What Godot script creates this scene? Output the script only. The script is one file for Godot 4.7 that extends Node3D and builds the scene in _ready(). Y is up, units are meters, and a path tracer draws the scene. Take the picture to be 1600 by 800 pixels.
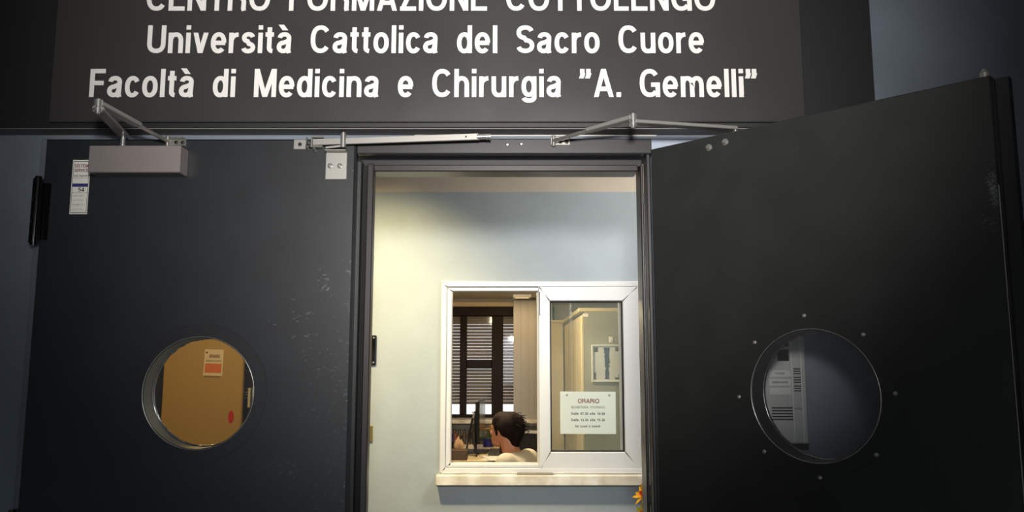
extends Node3D

# ---------------------------------------------------------------- helpers
var org := Vector3.ZERO
var xf := Transform3D.IDENTITY
var names := {}
var M := {}

func numbered(called: String) -> String:
	if not names.has(called):
		names[called] = 0
		return called
	names[called] += 1
	return "%s_%03d" % [called, names[called]]

func thing(called: String, label: String, category: String, at := Vector3.ZERO, turn := 0.0, group := "") -> Node3D:
	var o := Node3D.new()
	o.name = numbered(called)
	add_child(o, true)
	o.position = at
	o.rotation.y = turn
	tag(o, label, category, group)
	return o

func tag(o: Node, label: String, category: String, group := "") -> Node:
	o.set_meta("label", label)
	o.set_meta("category", category)
	if group != "":
		o.set_meta("group", group)
	return o

func new_st() -> SurfaceTool:
	var st := SurfaceTool.new()
	st.begin(Mesh.PRIMITIVE_TRIANGLES)
	return st

func part(called: String, st: SurfaceTool, m: Material, parent: Node3D = null) -> MeshInstance3D:
	var o := MeshInstance3D.new()
	o.mesh = st.commit()
	o.material_override = m
	if parent:
		o.name = called
		parent.add_child(o, true)
	else:
		o.name = numbered(called)
		add_child(o, true)
	return o

func struct(called: String, st: SurfaceTool, m: Material, label: String, category: String) -> MeshInstance3D:
	var o := part(called, st, m)
	o.set_meta("kind", "structure")
	tag(o, label, category)
	return o

func vert(st: SurfaceTool, p: Vector3, n: Vector3, uv := Vector2.ZERO) -> void:
	st.set_normal(xf.basis * n)
	st.set_uv(uv)
	st.add_vertex(xf * p)

func tri(st: SurfaceTool, a: Vector3, b: Vector3, c: Vector3, n: Vector3) -> void:
	tri3(st, a, b, c, n, n, n)

func tri3(st: SurfaceTool, a: Vector3, b: Vector3, c: Vector3, na: Vector3, nb: Vector3, nc: Vector3, ua := Vector2.ZERO, ub := Vector2.ZERO, uc := Vector2.ZERO) -> void:
	if (b - a).cross(c - a).dot(na + nb + nc) > 0.0:
		vert(st, a, na, ua); vert(st, c, nc, uc); vert(st, b, nb, ub)
	else:
		vert(st, a, na, ua); vert(st, b, nb, ub); vert(st, c, nc, uc)

func quad(st: SurfaceTool, a: Vector3, b: Vector3, c: Vector3, d: Vector3, n: Vector3) -> void:
	var f := (b - a).cross(c - a)
	if f.length() < 1e-12:
		f = (c - a).cross(d - a)
	f = f.normalized()
	if f.dot(n) < 0.0:
		f = -f
	tri(st, a, b, c, f)
	tri(st, a, c, d, f)

func quad_s(st: SurfaceTool, a: Vector3, b: Vector3, c: Vector3, d: Vector3, na: Vector3, nb: Vector3, nc: Vector3, nd: Vector3) -> void:
	tri3(st, a, b, c, na, nb, nc)
	tri3(st, a, c, d, na, nc, nd)

# a box between two corners with chamfered edges
func box(st: SurfaceTool, lo: Vector3, hi: Vector3, bev := 0.0) -> void:
	var c := (lo + hi) * 0.5
	var h := (hi - lo).abs() * 0.5
	var b := minf(bev, minf(h.x, minf(h.y, h.z)) * 0.9)
	for ax in 3:
		var u := (ax + 1) % 3
		var w := (ax + 2) % 3
		for s in [-1.0, 1.0]:
			var n := Vector3.ZERO
			n[ax] = s
			var pts := []
			for q in [[-1, -1], [1, -1], [1, 1], [-1, 1]]:
				var p := c
				p[ax] += s * h[ax]
				p[u] += q[0] * (h[u] - b)
				p[w] += q[1] * (h[w] - b)
				pts.append(p)
			quad(st, pts[0], pts[1], pts[2], pts[3], n)
			if b > 0.0:
				for t in [-1.0, 1.0]:
					var n2 := Vector3.ZERO
					n2[ax] = s
					n2[u] = t
					var e := []
					for k in [-1.0, 1.0]:
						var p1 := c
						p1[ax] += s * h[ax]
						p1[u] += t * (h[u] - b)
						p1[w] += k * (h[w] - b)
						var p2 := c
						p2[ax] += s * (h[ax] - b)
						p2[u] += t * h[u]
						p2[w] += k * (h[w] - b)
						e.append([p1, p2])
					quad(st, e[0][0], e[0][1], e[1][1], e[1][0], n2)
	if b > 0.0:
		for sx in [-1.0, 1.0]:
			for sy in [-1.0, 1.0]:
				for sz in [-1.0, 1.0]:
					var k := Vector3(sx, sy, sz)
					tri(st, c + k * Vector3(h.x, h.y - b, h.z - b), c + k * Vector3(h.x - b, h.y, h.z - b), c + k * Vector3(h.x - b, h.y - b, h.z), k.normalized())

func bx(lo: Vector3, hi: Vector3, bev := 0.0) -> SurfaceTool:
	var st := new_st()
	box(st, lo, hi, bev)
	return st

func side_of(d: Vector3) -> Vector3:
	return d.cross(Vector3.UP if absf(d.y) < 0.9 else Vector3.RIGHT).normalized()

# a tapered round bar with flat ends
func tube(st: SurfaceTool, a: Vector3, b: Vector3, ra: float, rb := -1.0, n := 16) -> void:
	if rb < 0.0:
		rb = ra
	var d := (b - a).normalized()
	var u := side_of(d)
	var w := d.cross(u)
	for i in n:
		var a0 := TAU * i / n
		var a1 := TAU * (i + 1) / n
		var k0 := u * cos(a0) + w * sin(a0)
		var k1 := u * cos(a1) + w * sin(a1)
		quad_s(st, a + k0 * ra, a + k1 * ra, b + k1 * rb, b + k0 * rb, k0, k1, k1, k0)
		if ra > 0.0:
			tri(st, a, a + k0 * ra, a + k1 * ra, -d)
		if rb > 0.0:
			tri(st, b, b + k0 * rb, b + k1 * rb, d)

# a round bar along a path
func path_tube(st: SurfaceTool, pts: Array, r: float, n := 8) -> void:
	for i in pts.size() - 1:
		tube(st, pts[i], pts[i + 1], r, r, n)
		if i > 0:
			ball(st, pts[i], Vector3.ONE * r, 6, n)

func ball(st: SurfaceTool, c: Vector3, r: Vector3, rings := 12, n := 20) -> void:
	for j in rings:
		for i in n:
			var q := []
			for k in [[i, j], [i + 1, j], [i + 1, j + 1], [i, j + 1]]:
				var th: float = TAU * k[0] / n
				var ph: float = PI * k[1] / rings
				q.append(Vector3(sin(ph) * cos(th), cos(ph), sin(ph) * sin(th)))
			var nn := []
			for v in q:
				nn.append((v / r).normalized())
			if j > 0:
				tri3(st, c + q[0] * r, c + q[1] * r, c + q[2] * r, nn[0], nn[1], nn[2])
			if j < rings - 1:
				tri3(st, c + q[0] * r, c + q[2] * r, c + q[3] * r, nn[0], nn[2], nn[3])
			elif j == rings - 1:
				pass

# profile of (radius, height) spun round the axis through base
func lathe(st: SurfaceTool, base: Vector3, axis: Vector3, prof: Array, n := 32) -> void:
	var d := axis.normalized()
	var u := side_of(d)
	var w := d.cross(u)
	for j in prof.size() - 1:
		var p0: Vector2 = prof[j]
		var p1: Vector2 = prof[j + 1]
		var t := p1 - p0
		var nr := Vector2(t.y, -t.x).normalized()
		for i in n:
			var a0 := TAU * i / n
			var a1 := TAU * (i + 1) / n
			var k0 := u * cos(a0) + w * sin(a0)
			var k1 := u * cos(a1) + w * sin(a1)
			var n0 := k0 * nr.x + d * nr.y
			var n1 := k1 * nr.x + d * nr.y
			quad_s(st, base + k0 * p0.x + d * p0.y, base + k1 * p0.x + d * p0.y, base + k1 * p1.x + d * p1.y, base + k0 * p1.x + d * p1.y, n0, n1, n1, n0)

# a flat bar between two points: width across, thickness along up
func bar(st: SurfaceTool, a: Vector3, b: Vector3, width: float, thick: float, up := Vector3.UP, bev := 0.0) -> void:
	var keep := xf
	var d := b - a
	var z := d.normalized()
	var x := up.cross(z).normalized()
	var y := z.cross(x)
	xf = keep * Transform3D(Basis(x, y, z), (a + b) * 0.5)
	box(st, Vector3(-width / 2, -thick / 2, -d.length() / 2), Vector3(width / 2, thick / 2, d.length() / 2), bev)
	xf = keep

# a plate in the xy plane with a round hole; front face at z1 with chamfered outline
func holed_plate(st: SurfaceTool, lo: Vector2, hi: Vector2, c: Vector2, r: float, z0: float, z1: float, bev: float) -> void:
	var angles := []
	for i in 96:
		angles.append(TAU * i / 96)
	for q in [Vector2(lo.x, lo.y), Vector2(hi.x, lo.y), Vector2(lo.x, hi.y), Vector2(hi.x, hi.y)]:
		angles.append(fposmod((q - c).angle(), TAU))
	angles.sort()
	var edge := func(a: float, inset: float) -> Vector2:
		var d := Vector2.from_angle(a)
		var t := 1e9
		if absf(d.x) > 1e-9:
			t = minf(t, ((hi.x if d.x > 0 else lo.x) - c.x) / d.x)
		if absf(d.y) > 1e-9:
			t = minf(t, ((hi.y if d.y > 0 else lo.y) - c.y) / d.y)
		var p := c + d * t
		return Vector2(clampf(p.x, lo.x + inset, hi.x - inset), clampf(p.y, lo.y + inset, hi.y - inset))
	var size := hi - lo
	for i in angles.size():
		var a0: float = angles[i]
		var a1: float = angles[(i + 1) % angles.size()]
		if absf(a1 - a0) < 1e-7:
			continue
		var i0 := c + Vector2.from_angle(a0) * r
		var i1 := c + Vector2.from_angle(a1) * r
		for side in 2:
			var b := bev if side == 0 else 0.0
			var z := z1 if side == 0 else z0
			var n := Vector3(0, 0, 1 if side == 0 else -1)
			var q := [i0, edge.call(a0, b), edge.call(a1, b), i1]
			var p := []
			var uv := []
			for v in q:
				p.append(Vector3(v.x, v.y, z))
				uv.append(Vector2((v.x - lo.x) / size.x, 1.0 - (v.y - lo.y) / size.y))
			tri3(st, p[0], p[1], p[2], n, n, n, uv[0], uv[1], uv[2])
			tri3(st, p[0], p[2], p[3], n, n, n, uv[0], uv[2], uv[3])
		var e0: Vector2 = edge.call(a0, 0.0)
		var e1: Vector2 = edge.call(a1, 0.0)
		var f0: Vector2 = edge.call(a0, bev)
		var f1: Vector2 = edge.call(a1, bev)
		var out := Vector3(cos((a0 + a1) / 2), sin((a0 + a1) / 2), 0)
		if bev > 0.0:
			quad(st, Vector3(f0.x, f0.y, z1), Vector3(f1.x, f1.y, z1), Vector3(e1.x, e1.y, z1 - bev), Vector3(e0.x, e0.y, z1 - bev), out + Vector3(0, 0, 1))
		quad(st, Vector3(e0.x, e0.y, z1 - bev), Vector3(e1.x, e1.y, z1 - bev), Vector3(e1.x, e1.y, z0), Vector3(e0.x, e0.y, z0), out)
		var k0 := -Vector3(cos(a0), sin(a0), 0)
		var k1 := -Vector3(cos(a1), sin(a1), 0)
		quad_s(st, Vector3(i0.x, i0.y, z0), Vector3(i1.x, i1.y, z0), Vector3(i1.x, i1.y, z1), Vector3(i0.x, i0.y, z1), k0, k1, k1, k0)

# a flat slab in the xy plane with a square hole (walls with windows)
func wall_with_hole(st: SurfaceTool, lo: Vector3, hi: Vector3, hlo: Vector2, hhi: Vector2) -> void:
	box(st, lo, Vector3(hlo.x, hi.y, hi.z))
	box(st, Vector3(hhi.x, lo.y, lo.z), hi)
	box(st, Vector3(hlo.x, hhi.y, lo.z), Vector3(hhi.x, hi.y, hi.z))
	if hlo.y > lo.y + 0.001:
		box(st, Vector3(hlo.x, lo.y, lo.z), Vector3(hhi.x, hlo.y, hi.z))

func wall_with_hole_x(st: SurfaceTool, lo: Vector3, hi: Vector3, hlo: Vector2, hhi: Vector2) -> void: # hole in (z, y)
	box(st, lo, Vector3(hi.x, hi.y, hlo.x))
	box(st, Vector3(lo.x, lo.y, hhi.x), hi)
	box(st, Vector3(lo.x, hhi.y, hlo.x), Vector3(hi.x, hi.y, hhi.x))
	if hlo.y > lo.y + 0.001:
		box(st, Vector3(lo.x, lo.y, hlo.x), Vector3(hi.x, hlo.y, hhi.x))

# ---------------------------------------------------------------- materials
func mat(c: Color, rough := 0.6, metal := 0.0, spec := 0.5) -> StandardMaterial3D:
	var m := StandardMaterial3D.new()
	m.albedo_color = c
	m.roughness = rough
	m.metallic = metal
	m.metallic_specular = spec
	return m

func noise(freq: float, seed_: int, oct := 4) -> FastNoiseLite:
	var f := FastNoiseLite.new()
	f.seed = seed_
	f.frequency = freq
	f.fractal_octaves = oct
	return f

func ntex(freq: float, seed_: int, lo: Color, hi: Color, size := 512) -> NoiseTexture2D:
	var t := NoiseTexture2D.new()
	t.width = size
	t.height = size
	t.seamless = true
	t.noise = noise(freq, seed_)
	var g := Gradient.new()
	g.set_color(0, lo)
	g.set_color(1, hi)
	g.offsets = PackedFloat32Array([0.2, 0.8])
	t.color_ramp = g
	return t

func nbump(freq: float, seed_: int, strength: float, size := 512) -> NoiseTexture2D:
	var t := NoiseTexture2D.new()
	t.width = size
	t.height = size
	t.seamless = true
	t.as_normal_map = true
	t.bump_strength = strength
	t.noise = noise(freq, seed_, 3)
	return t

func plaster(c: Color, seed_: int, tone := 0.06) -> StandardMaterial3D:
	var m := mat(c, 0.75)
	m.albedo_texture = ntex(0.008, seed_, Color(1 - tone, 1 - tone, 1 - tone), Color(1, 1, 1))
	m.normal_enabled = true
	m.normal_texture = nbump(0.08, seed_ + 5, 2.0)
	m.normal_scale = 0.07
	m.uv1_triplanar = true
	m.uv1_world_triplanar = true
	m.uv1_scale = Vector3.ONE * 0.7
	return m

func glass(c: Color, a: float) -> StandardMaterial3D:
	var m := mat(Color(c.r, c.g, c.b, a), 0.03)
	m.transparency = BaseMaterial3D.TRANSPARENCY_ALPHA
	return m

func glow(c: Color, e: float) -> StandardMaterial3D:
	var m := mat(c, 0.6)
	m.emission_enabled = true
	m.emission = c
	m.emission_energy_multiplier = e
	return m

# dark door paint with fine speckle, scratches and scuffs that belong to the paint
func door_paint(seed_: int, tone: Color, marks: Array) -> StandardMaterial3D:
	var rng := RandomNumberGenerator.new()
	rng.seed = seed_
	var w := 512
	var h := 1024
	var im := Image.create(w, h, false, Image.FORMAT_RGB8)
	var f := noise(0.012, seed_)
	for y in h:
		for x in w:
			var v := 0.92 + 0.1 * f.get_noise_2d(x, y)
			im.set_pixel(x, y, Color(tone.r * v, tone.g * v, tone.b * v))
	for mk in marks: # u, v, half width, half height, strength, count of flecks
		for i in int(mk[5]):
			var p := Vector2(rng.randfn(mk[0], mk[2]), rng.randfn(mk[1], mk[3]))
			var a := rng.randf_range(-0.9, 0.3)
			var len := rng.randi_range(1, 7)
			var s: float = mk[4] * rng.randf_range(0.3, 1.0)
			for k in len:
				var px := int(p.x * w + cos(a) * k)
				var py := int(p.y * h + sin(a) * k)
				if px >= 0 and py >= 0 and px < w and py < h:
					im.set_pixel(px, py, im.get_pixel(px, py).lerp(Color(0.5, 0.52, 0.54), s))
	for i in 500:
		var px := rng.randi_range(0, w - 1)
		var py := rng.randi_range(0, h - 1)
		im.set_pixel(px, py, im.get_pixel(px, py).lerp(Color(0.4, 0.42, 0.45), rng.randf() * 0.35))
	var m := mat(Color.WHITE, 0.42)
	m.albedo_texture = ImageTexture.create_from_image(im)
	return m

# ---------------------------------------------------------------- lettering
# a grotesque letter drawn as strokes of even width; caps are one unit high
func arc(cx: float, cy: float, rx: float, ry: float, a0: float, a1: float, pw := 2.35, n := 18) -> Array:
	var out := []
	for i in n + 1:
		var a := deg_to_rad(lerpf(a0, a1, float(i) / n))
		var c := cos(a)
		var s := sin(a)
		out.append(Vector2(cx + rx * signf(c) * pow(absf(c), 2.0 / pw), cy + ry * signf(s) * pow(absf(s), 2.0 / pw)))
	return out

func vv(a: Array) -> Array:
	var out := []
	for i in range(0, a.size(), 2):
		out.append(Vector2(a[i], a[i + 1]))
	return out

# [width, strokes (paths), slants (x0, y0, x1, y1 with level ends)]
func glyph(ch: String, hx: float, hy: float) -> Array:
	var X := 0.735
	match ch:
		"U": return [0.68, [vv([hx, 1, hx, .36]) + arc(.34, .36, .34 - hx, .36 - hy, 180, 360) + vv([.68 - hx, 1])], []]
		"C": return [0.72, [arc(.37, .5, .37 - hx, .5 - hy, 38, 322)], []]
		"G": return [0.75, [arc(.37, .5, .37 - hx, .5 - hy, 38, 318), vv([.42, .44, .75 - hx, .44, .75 - hx, 0])], []]
		"O": return [0.77, [arc(.385, .5, .385 - hx, .5 - hy, 0, 360, 2.35, 36)], []]
		"E": return [0.59, [vv([hx, 0, hx, 1]), vv([hx, 1 - hy, .58, 1 - hy]), vv([hx, .51, .55, .51]), vv([hx, hy, .59, hy])], []]
		"F": return [0.56, [vv([hx, 0, hx, 1]), vv([hx, 1 - hy, .56, 1 - hy]), vv([hx, .5, .51, .5])], []]
		"L": return [0.54, [vv([hx, 0, hx, 1]), vv([hx, hy, .54, hy])], []]
		"I": return [hx * 2, [vv([hx, 0, hx, 1])], []]
		"T": return [0.6, [vv([.3, 0, .3, 1]), vv([0, 1 - hy, .6, 1 - hy])], []]
		"N": return [0.68, [vv([hx, 0, hx, 1]), vv([.68 - hx, 0, .68 - hx, 1])], [[hx * 1.1, 1, .68 - hx * 1.1, 0]]]
		"M": return [0.82, [vv([hx, 0, hx, 1]), vv([.82 - hx, 0, .82 - hx, 1])], [[hx * 1.15, 1, .41, 0], [.82 - hx * 1.15, 1, .41, 0]]]
		"A": return [0.74, [vv([.18, .29, .56, .29])], [[hx * 1.05, 0, .37, 1], [.74 - hx * 1.05, 0, .37, 1]]]
		"Z": return [0.6, [vv([.02, 1 - hy, .59, 1 - hy]), vv([.01, hy, .6, hy])], [[.11, hy, .48, 1 - hy]]]
		"V": return [0.7, [], [[hx * 1.05, 1, .35, 0], [.7 - hx * 1.05, 1, .35, 0]]]
		"R": return [0.68, [vv([hx, 0, hx, 1]), vv([hx, 1 - hy]) + arc(.40, .745, .26 - hx + .01, .255 - hy, 90, -90, 2.2) + vv([hx, .49]), arc(.38, .3, .27 - hx + .02, .19, 90, 0, 2.2, 10) + vv([.66 - hx, .08, .68 - hx, 0])], []]
		"S": return [0.67, [arc(.335, .735, .325 - hx, .265 - hy, 18, 262, 2.2, 16) + arc(.335, .27, .335 - hx, .27 - hy, 84, -166, 2.2, 18)], []]
		"n": return [0.55, [vv([hx, 0, hx, X]), vv([hx, .42]) + arc(.275, .42, .275 - hx, X + .01 - hy - .42, 180, 0, 2.3) + vv([.55 - hx, 0])], []]
		"h": return [0.55, [vv([hx, 0, hx, 1]), vv([hx, .42]) + arc(.275, .42, .275 - hx, X + .01 - hy - .42, 180, 0, 2.3) + vv([.55 - hx, 0])], []]
		"m": return [0.85, [vv([hx, 0, hx, X]), vv([hx, .42]) + arc(.25, .42, .25 - hx, X + .01 - hy - .42, 180, 0, 2.3) + vv([.425, 0]), vv([.425, .42]) + arc(.6, .42, .25 - hx, X + .01 - hy - .42, 180, 0, 2.3) + vv([.85 - hx, 0])], []]
		"u": return [0.55, [vv([.55 - hx, 0, .55 - hx, X]), vv([hx, X, hx, .3]) + arc(.275, .3, .275 - hx, .31 - hy, 180, 360, 2.3) + vv([.55 - hx, .3])], []]
		"i": return [hx * 2, [vv([hx, 0, hx, X]), vv([hx, .845, hx, 1])], []]
		"l": return [hx * 2, [vv([hx, 0, hx, 1])], []]
		"v": return [0.56, [], [[hx * 1.05, X, .28, 0], [.56 - hx * 1.05, X, .28, 0]]]
		"e": return [0.57, [arc(.285, .37, .285 - hx, .38 - hy, 0, 318, 2.2, 26), vv([hx, .365, .57 - hx * .4, .365])], []]
		"r": return [0.36, [vv([hx, 0, hx, X]), vv([hx, .4]) + arc(.36, .4, .36 - hx, X + .01 - hy - .4, 180, 92, 2.2, 10)], []]
		"s": return [0.52, [arc(.26, .55, .245 - hx, .205 - hy, 12, 260, 2.1, 14) + arc(.26, .2, .26 - hx, .21 - hy, 82, -168, 2.1, 16)], []]
		"t": return [0.33, [vv([.15, .93, .15, .2]) + arc(.29, .19, .14, .195 - hy, 180, 265, 2.2, 8), vv([0, X - hy * .85, .31, X - hy * .85])], []]
		"a", "à":
			var g := [0.55, [arc(.275, .52, .255 - hx, .23 - hy, 172, 0, 2.3, 14) + vv([.51 - hx, .1, .54 - hx, 0]), vv([.5 - hx, .44]) + arc(.24, .22, .24 - hx, .225 - hy, 90, 270, 2.1, 14) + arc(.26, .3, .25 - hx, .305 - hy, 270, 360, 2.1, 8)], []]
			if ch == "à":
				g[2] = [[.14, 1.02, .3, .82]]
			return g
		"c": return [0.54, [arc(.28, .37, .28 - hx, .38 - hy, 34, 326, 2.2, 24)], []]
		"o": return [0.57, [arc(.285, .37, .285 - hx, .38 - hy, 0, 360, 2.2, 32)], []]
		"d": return [0.56, [arc(.275, .37, .275 - hx, .38 - hy, 0, 360, 2.2, 32), vv([.56 - hx, 0, .56 - hx, 1])], []]
		"g": return [0.56, [arc(.275, .375, .275 - hx, .37 - hy, 0, 360, 2.2, 32), vv([.56 - hx, X, .56 - hx, 0]) + arc(.28, 0, .28 - hx, .2 - hy, 0, -168, 2.2, 14)], []]
		".": return [hx * 2, [vv([hx, 0, hx, .17])], []]
		"\"": return [0.4, [vv([hx, .83, hx, 1]), vv([.31, .83, .31, 1])], [[hx * 1.3, .84, hx * .55, .66], [.31 + hx * .3, .84, .31 - hx * .45, .66]]]
	return [0.42, [], []]

func stroke(st: SurfaceTool, pts: Array, half: float, z0: float, z1: float) -> void:
	var n := pts.size()
	var closed: bool = n > 3 and pts[0].distance_to(pts[n - 1]) < 1e-5
	var left := []
	var right := []
	for i in n:
		var d0: Vector2
		var d1: Vector2
		if i > 0:
			d0 = (pts[i] - pts[i - 1]).normalized()
		elif closed:
			d0 = (pts[0] - pts[n - 2]).normalized()
		if i < n - 1:
			d1 = (pts[i + 1] - pts[i]).normalized()
		elif closed:
			d1 = (pts[1] - pts[0]).normalized()
		if d0 == Vector2.ZERO:
			d0 = d1
		if d1 == Vector2.ZERO:
			d1 = d0
		var t := (d0 + d1).normalized()
		var o := Vector2(-t.y, t.x)
		var k := half / maxf(0.55, o.dot(Vector2(-d0.y, d0.x)))
		left.append(pts[i] + o * k)
		right.append(pts[i] - o * k)
	for i in n - 1:
		slab(st, [left[i], left[i + 1], right[i + 1], right[i]], z0, z1, [true, i == n - 2 and not closed, true, i == 0 and not closed])

func slab(st: SurfaceTool, p: Array, z0: float, z1: float, sides: Array) -> void:
	var c: Vector2 = (p[0] + p[1] + p[2] + p[3]) / 4.0
	var f := []
	var b := []
	for q in p:
		f.append(Vector3(q.x, q.y, z1))
		b.append(Vector3(q.x, q.y, z0))
	quad(st, f[0], f[1], f[2], f[3], Vector3(0, 0, 1))
	for i in 4:
		if sides[i]:
			var j := (i + 1) % 4
			var m: Vector2 = (p[i] + p[j]) / 2.0 - c
			quad(st, f[i], f[j], b[j], b[i], Vector3(m.x, m.y, 0))

# one line of sign lettering between x0 and x1 with its baseline at y
func sign_line(text: String, x0: float, x1: float, y: float, cap: float, z: float, parent: Node3D, ink: Material = null, thick := 0.0015) -> void:
	var gap := 0.10
	var space := 0.60
	var total := 0.0
	for ch in text:
		total += (glyph(ch, 0.078, 0.078)[0] + gap) if ch != " " else space
	total -= gap
	var sx := (x1 - x0) / (total * cap)
	var x := x0
	var line := new_st()
	var half := 0.078 * cap
	for ch in text:
		if ch == " ":
			x += space * cap * sx
			continue
		var g := glyph(ch, 0.078 / sx, 0.078)
		var st := line if ink else new_st()
		var lift := z + thick
		for path in g[1]:
			lift += thick * 0.1
			var pts := []
			for q in path:
				var p := Vector2(x + q.x * cap * sx, y + q.y * cap)
				if pts.is_empty() or pts[-1].distance_to(p) > 1e-5:
					pts.append(p)
			stroke(st, pts, half, z, lift)
		for s in g[2]:
			lift += thick * 0.1
			var a := Vector2(x + s[0] * cap * sx, y + s[1] * cap)
			var b := Vector2(x + s[2] * cap * sx, y + s[3] * cap)
			var hw := half / maxf(0.3, absf((b - a).normalized().y))
			var q := [a + Vector2(-hw, 0), a + Vector2(hw, 0), b + Vector2(hw, 0), b + Vector2(-hw, 0)]
			slab(st, q, z, lift, [true, true, true, true])
		if ink == null:
			part("letter", st, M.lettering, parent)
		x += (g[0] + gap) * cap * sx
	if ink:
		part("printed_line", line, ink, parent)

# small print in a system face, fitted to a height, centred or left
func print_text(text: String, at: Vector3, height: float, m: Material, parent: Node3D, called := "printed_line", bold := true, width := 0.0, align := 0.5) -> void:
	var f := SystemFont.new()
	f.font_names = PackedStringArray(["Droid Sans"])
	f.font_weight = 700 if bold else 400
	var t := TextMesh.new()
	t.text = text
	t.font = f
	t.font_size = 24
	t.pixel_size = 0.01
	t.depth = 0.0
	t.curve_step = 2.0
	var bb := t.get_aabb()
	var s := height / 0.175
	var sx := s
	if width > 0.0:
		sx = width / maxf(bb.size.x, 1e-4)
	var b := Basis.from_scale(Vector3(sx, s, 1.0))
	var st := new_st()
	st.append_from(t, 0, Transform3D(b, at - Vector3((bb.position.x + bb.size.x * align) * sx, (bb.position.y + bb.size.y * 0.5) * s, 0)))
	part(called, st, m, parent)

# ---------------------------------------------------------------- bodies: one skin round a skeleton of tapered bones
func skin(bones: Array, cell: float, k: float) -> SurfaceTool:
	var lo := Vector3.ONE * 1e9
	var hi := -lo
	for b in bones:
		for e in 2:
			var r: Vector3 = Vector3.ONE * (b[2 + e] + k * 0.5)
			lo = lo.min(b[e] - r)
			hi = hi.max(b[e] + r)
	lo -= Vector3.ONE * cell * 2.0
	hi += Vector3.ONE * cell * 2.0
	var n := Vector3i(((hi - lo) / cell).ceil())
	var sx := 1
	var sy := n.x + 1
	var sz := (n.x + 1) * (n.y + 1)
	var f := PackedFloat32Array()
	f.resize(sz * (n.z + 1))
	f.fill(10.0)
	for b in bones:
		var a: Vector3 = b[0]
		var ab: Vector3 = b[1] - a
		var ll := maxf(ab.length_squared(), 1e-10)
		var ra: float = b[2]
		var rb: float = b[3]
		var m := Vector3.ONE * (maxf(ra, rb) + k + cell * 2.0)
		var i0 := Vector3i(((a.min(b[1]) - m - lo) / cell).floor()).clamp(Vector3i.ZERO, n)
		var i1 := Vector3i(((a.max(b[1]) + m - lo) / cell).ceil()).clamp(Vector3i.ZERO, n)
		for z in range(i0.z, i1.z + 1):
			for y in range(i0.y, i1.y + 1):
				var at := i0.x + y * sy + z * sz
				var p := lo + Vector3(i0.x, y, z) * cell - a
				for x in range(i0.x, i1.x + 1):
					var t := clampf(p.dot(ab) / ll, 0.0, 1.0)
					var d := (p - ab * t).length() - ra - (rb - ra) * t
					var o := f[at]
					var h := maxf(k - absf(o - d), 0.0) / k
					f[at] = minf(o, d) - h * h * k * 0.25
					at += 1
					p.x += cell
	var ids := {}
	var verts := PackedVector3Array()
	var norms := PackedVector3Array()
	var offs := [0, sx, sy, sx + sy, sz, sz + sx, sz + sy, sz + sx + sy]
	var edges := [[0, 1], [2, 3], [4, 5], [6, 7], [0, 2], [1, 3], [4, 6], [5, 7], [0, 4], [1, 5], [2, 6], [3, 7]]
	var corner := []
	for c in 8:
		corner.append(Vector3(c & 1, (c >> 1) & 1, c >> 2))
	for z in n.z:
		for y in n.y:
			for x in n.x:
				var at := x + y * sy + z * sz
				var inside := 0
				for c in 8:
					if f[at + offs[c]] < 0.0:
						inside += 1
				if inside == 0 or inside == 8:
					continue
				var s := Vector3.ZERO
				var cnt := 0
				for e in edges:
					var v0 := f[at + offs[e[0]]]
					var v1 := f[at + offs[e[1]]]
					if (v0 < 0.0) != (v1 < 0.0):
						s += corner[e[0]].lerp(corner[e[1]], v0 / (v0 - v1))
						cnt += 1
				var g := Vector3.ZERO
				for c in 8:
					g += (corner[c] - Vector3.ONE * 0.5) * f[at + offs[c]]
				ids[at] = verts.size()
				verts.append(lo + (Vector3(x, y, z) + s / cnt) * cell)
				norms.append(g.normalized())
	var st := new_st()
	for at in ids:
		for ax in 3:
			var step: int = [sx, sy, sz][ax]
			var u: int = [sy, sz, sx][ax]
			var w: int = [sz, sx, sy][ax]
			if (f[at] < 0.0) == (f[at + step] < 0.0):
				continue
			if not (ids.has(at - u) and ids.has(at - w) and ids.has(at - u - w)):
				continue
			var q := [ids[at], ids[at - u], ids[at - u - w], ids[at - w]]
			quad_s(st, verts[q[0]], verts[q[1]], verts[q[2]], verts[q[3]], norms[q[0]], norms[q[1]], norms[q[2]], norms[q[3]])
	return st

# a curved blade (petal or leaf)
func blade(st: SurfaceTool, base: Vector3, dir: Vector3, up: Vector3, length: float, width: float, droop: float, n := 6) -> void:
	var d := dir.normalized()
	var side := d.cross(up).normalized()
	var nn := side.cross(d).normalized()
	var prev := []
	for i in n + 1:
		var t := float(i) / n
		var w := width * sin(PI * (0.12 + 0.88 * pow(t, 0.8))) * 0.5 + 0.0006
		var c := base + d * length * t + nn * (-droop * t * t * length)
		var row := [c - side * w + nn * w * 0.3, c, c + side * w + nn * w * 0.3]
		if i > 0:
			for k in 2:
				quad(st, prev[k], prev[k + 1], row[k + 1], row[k], nn)
		prev = row

# ---------------------------------------------------------------- the scene
func _ready() -> void:
	camera_and_light()
	materials()
	shell()
	sign_header()
	left_leaf()
	right_leaf()
	left_closer()
	right_closer()
	coordinator()
	sticker()
	intercom()
	corridor()
	counter_window()
	office()
	beyond_left()
	person()
	flowers()

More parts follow.
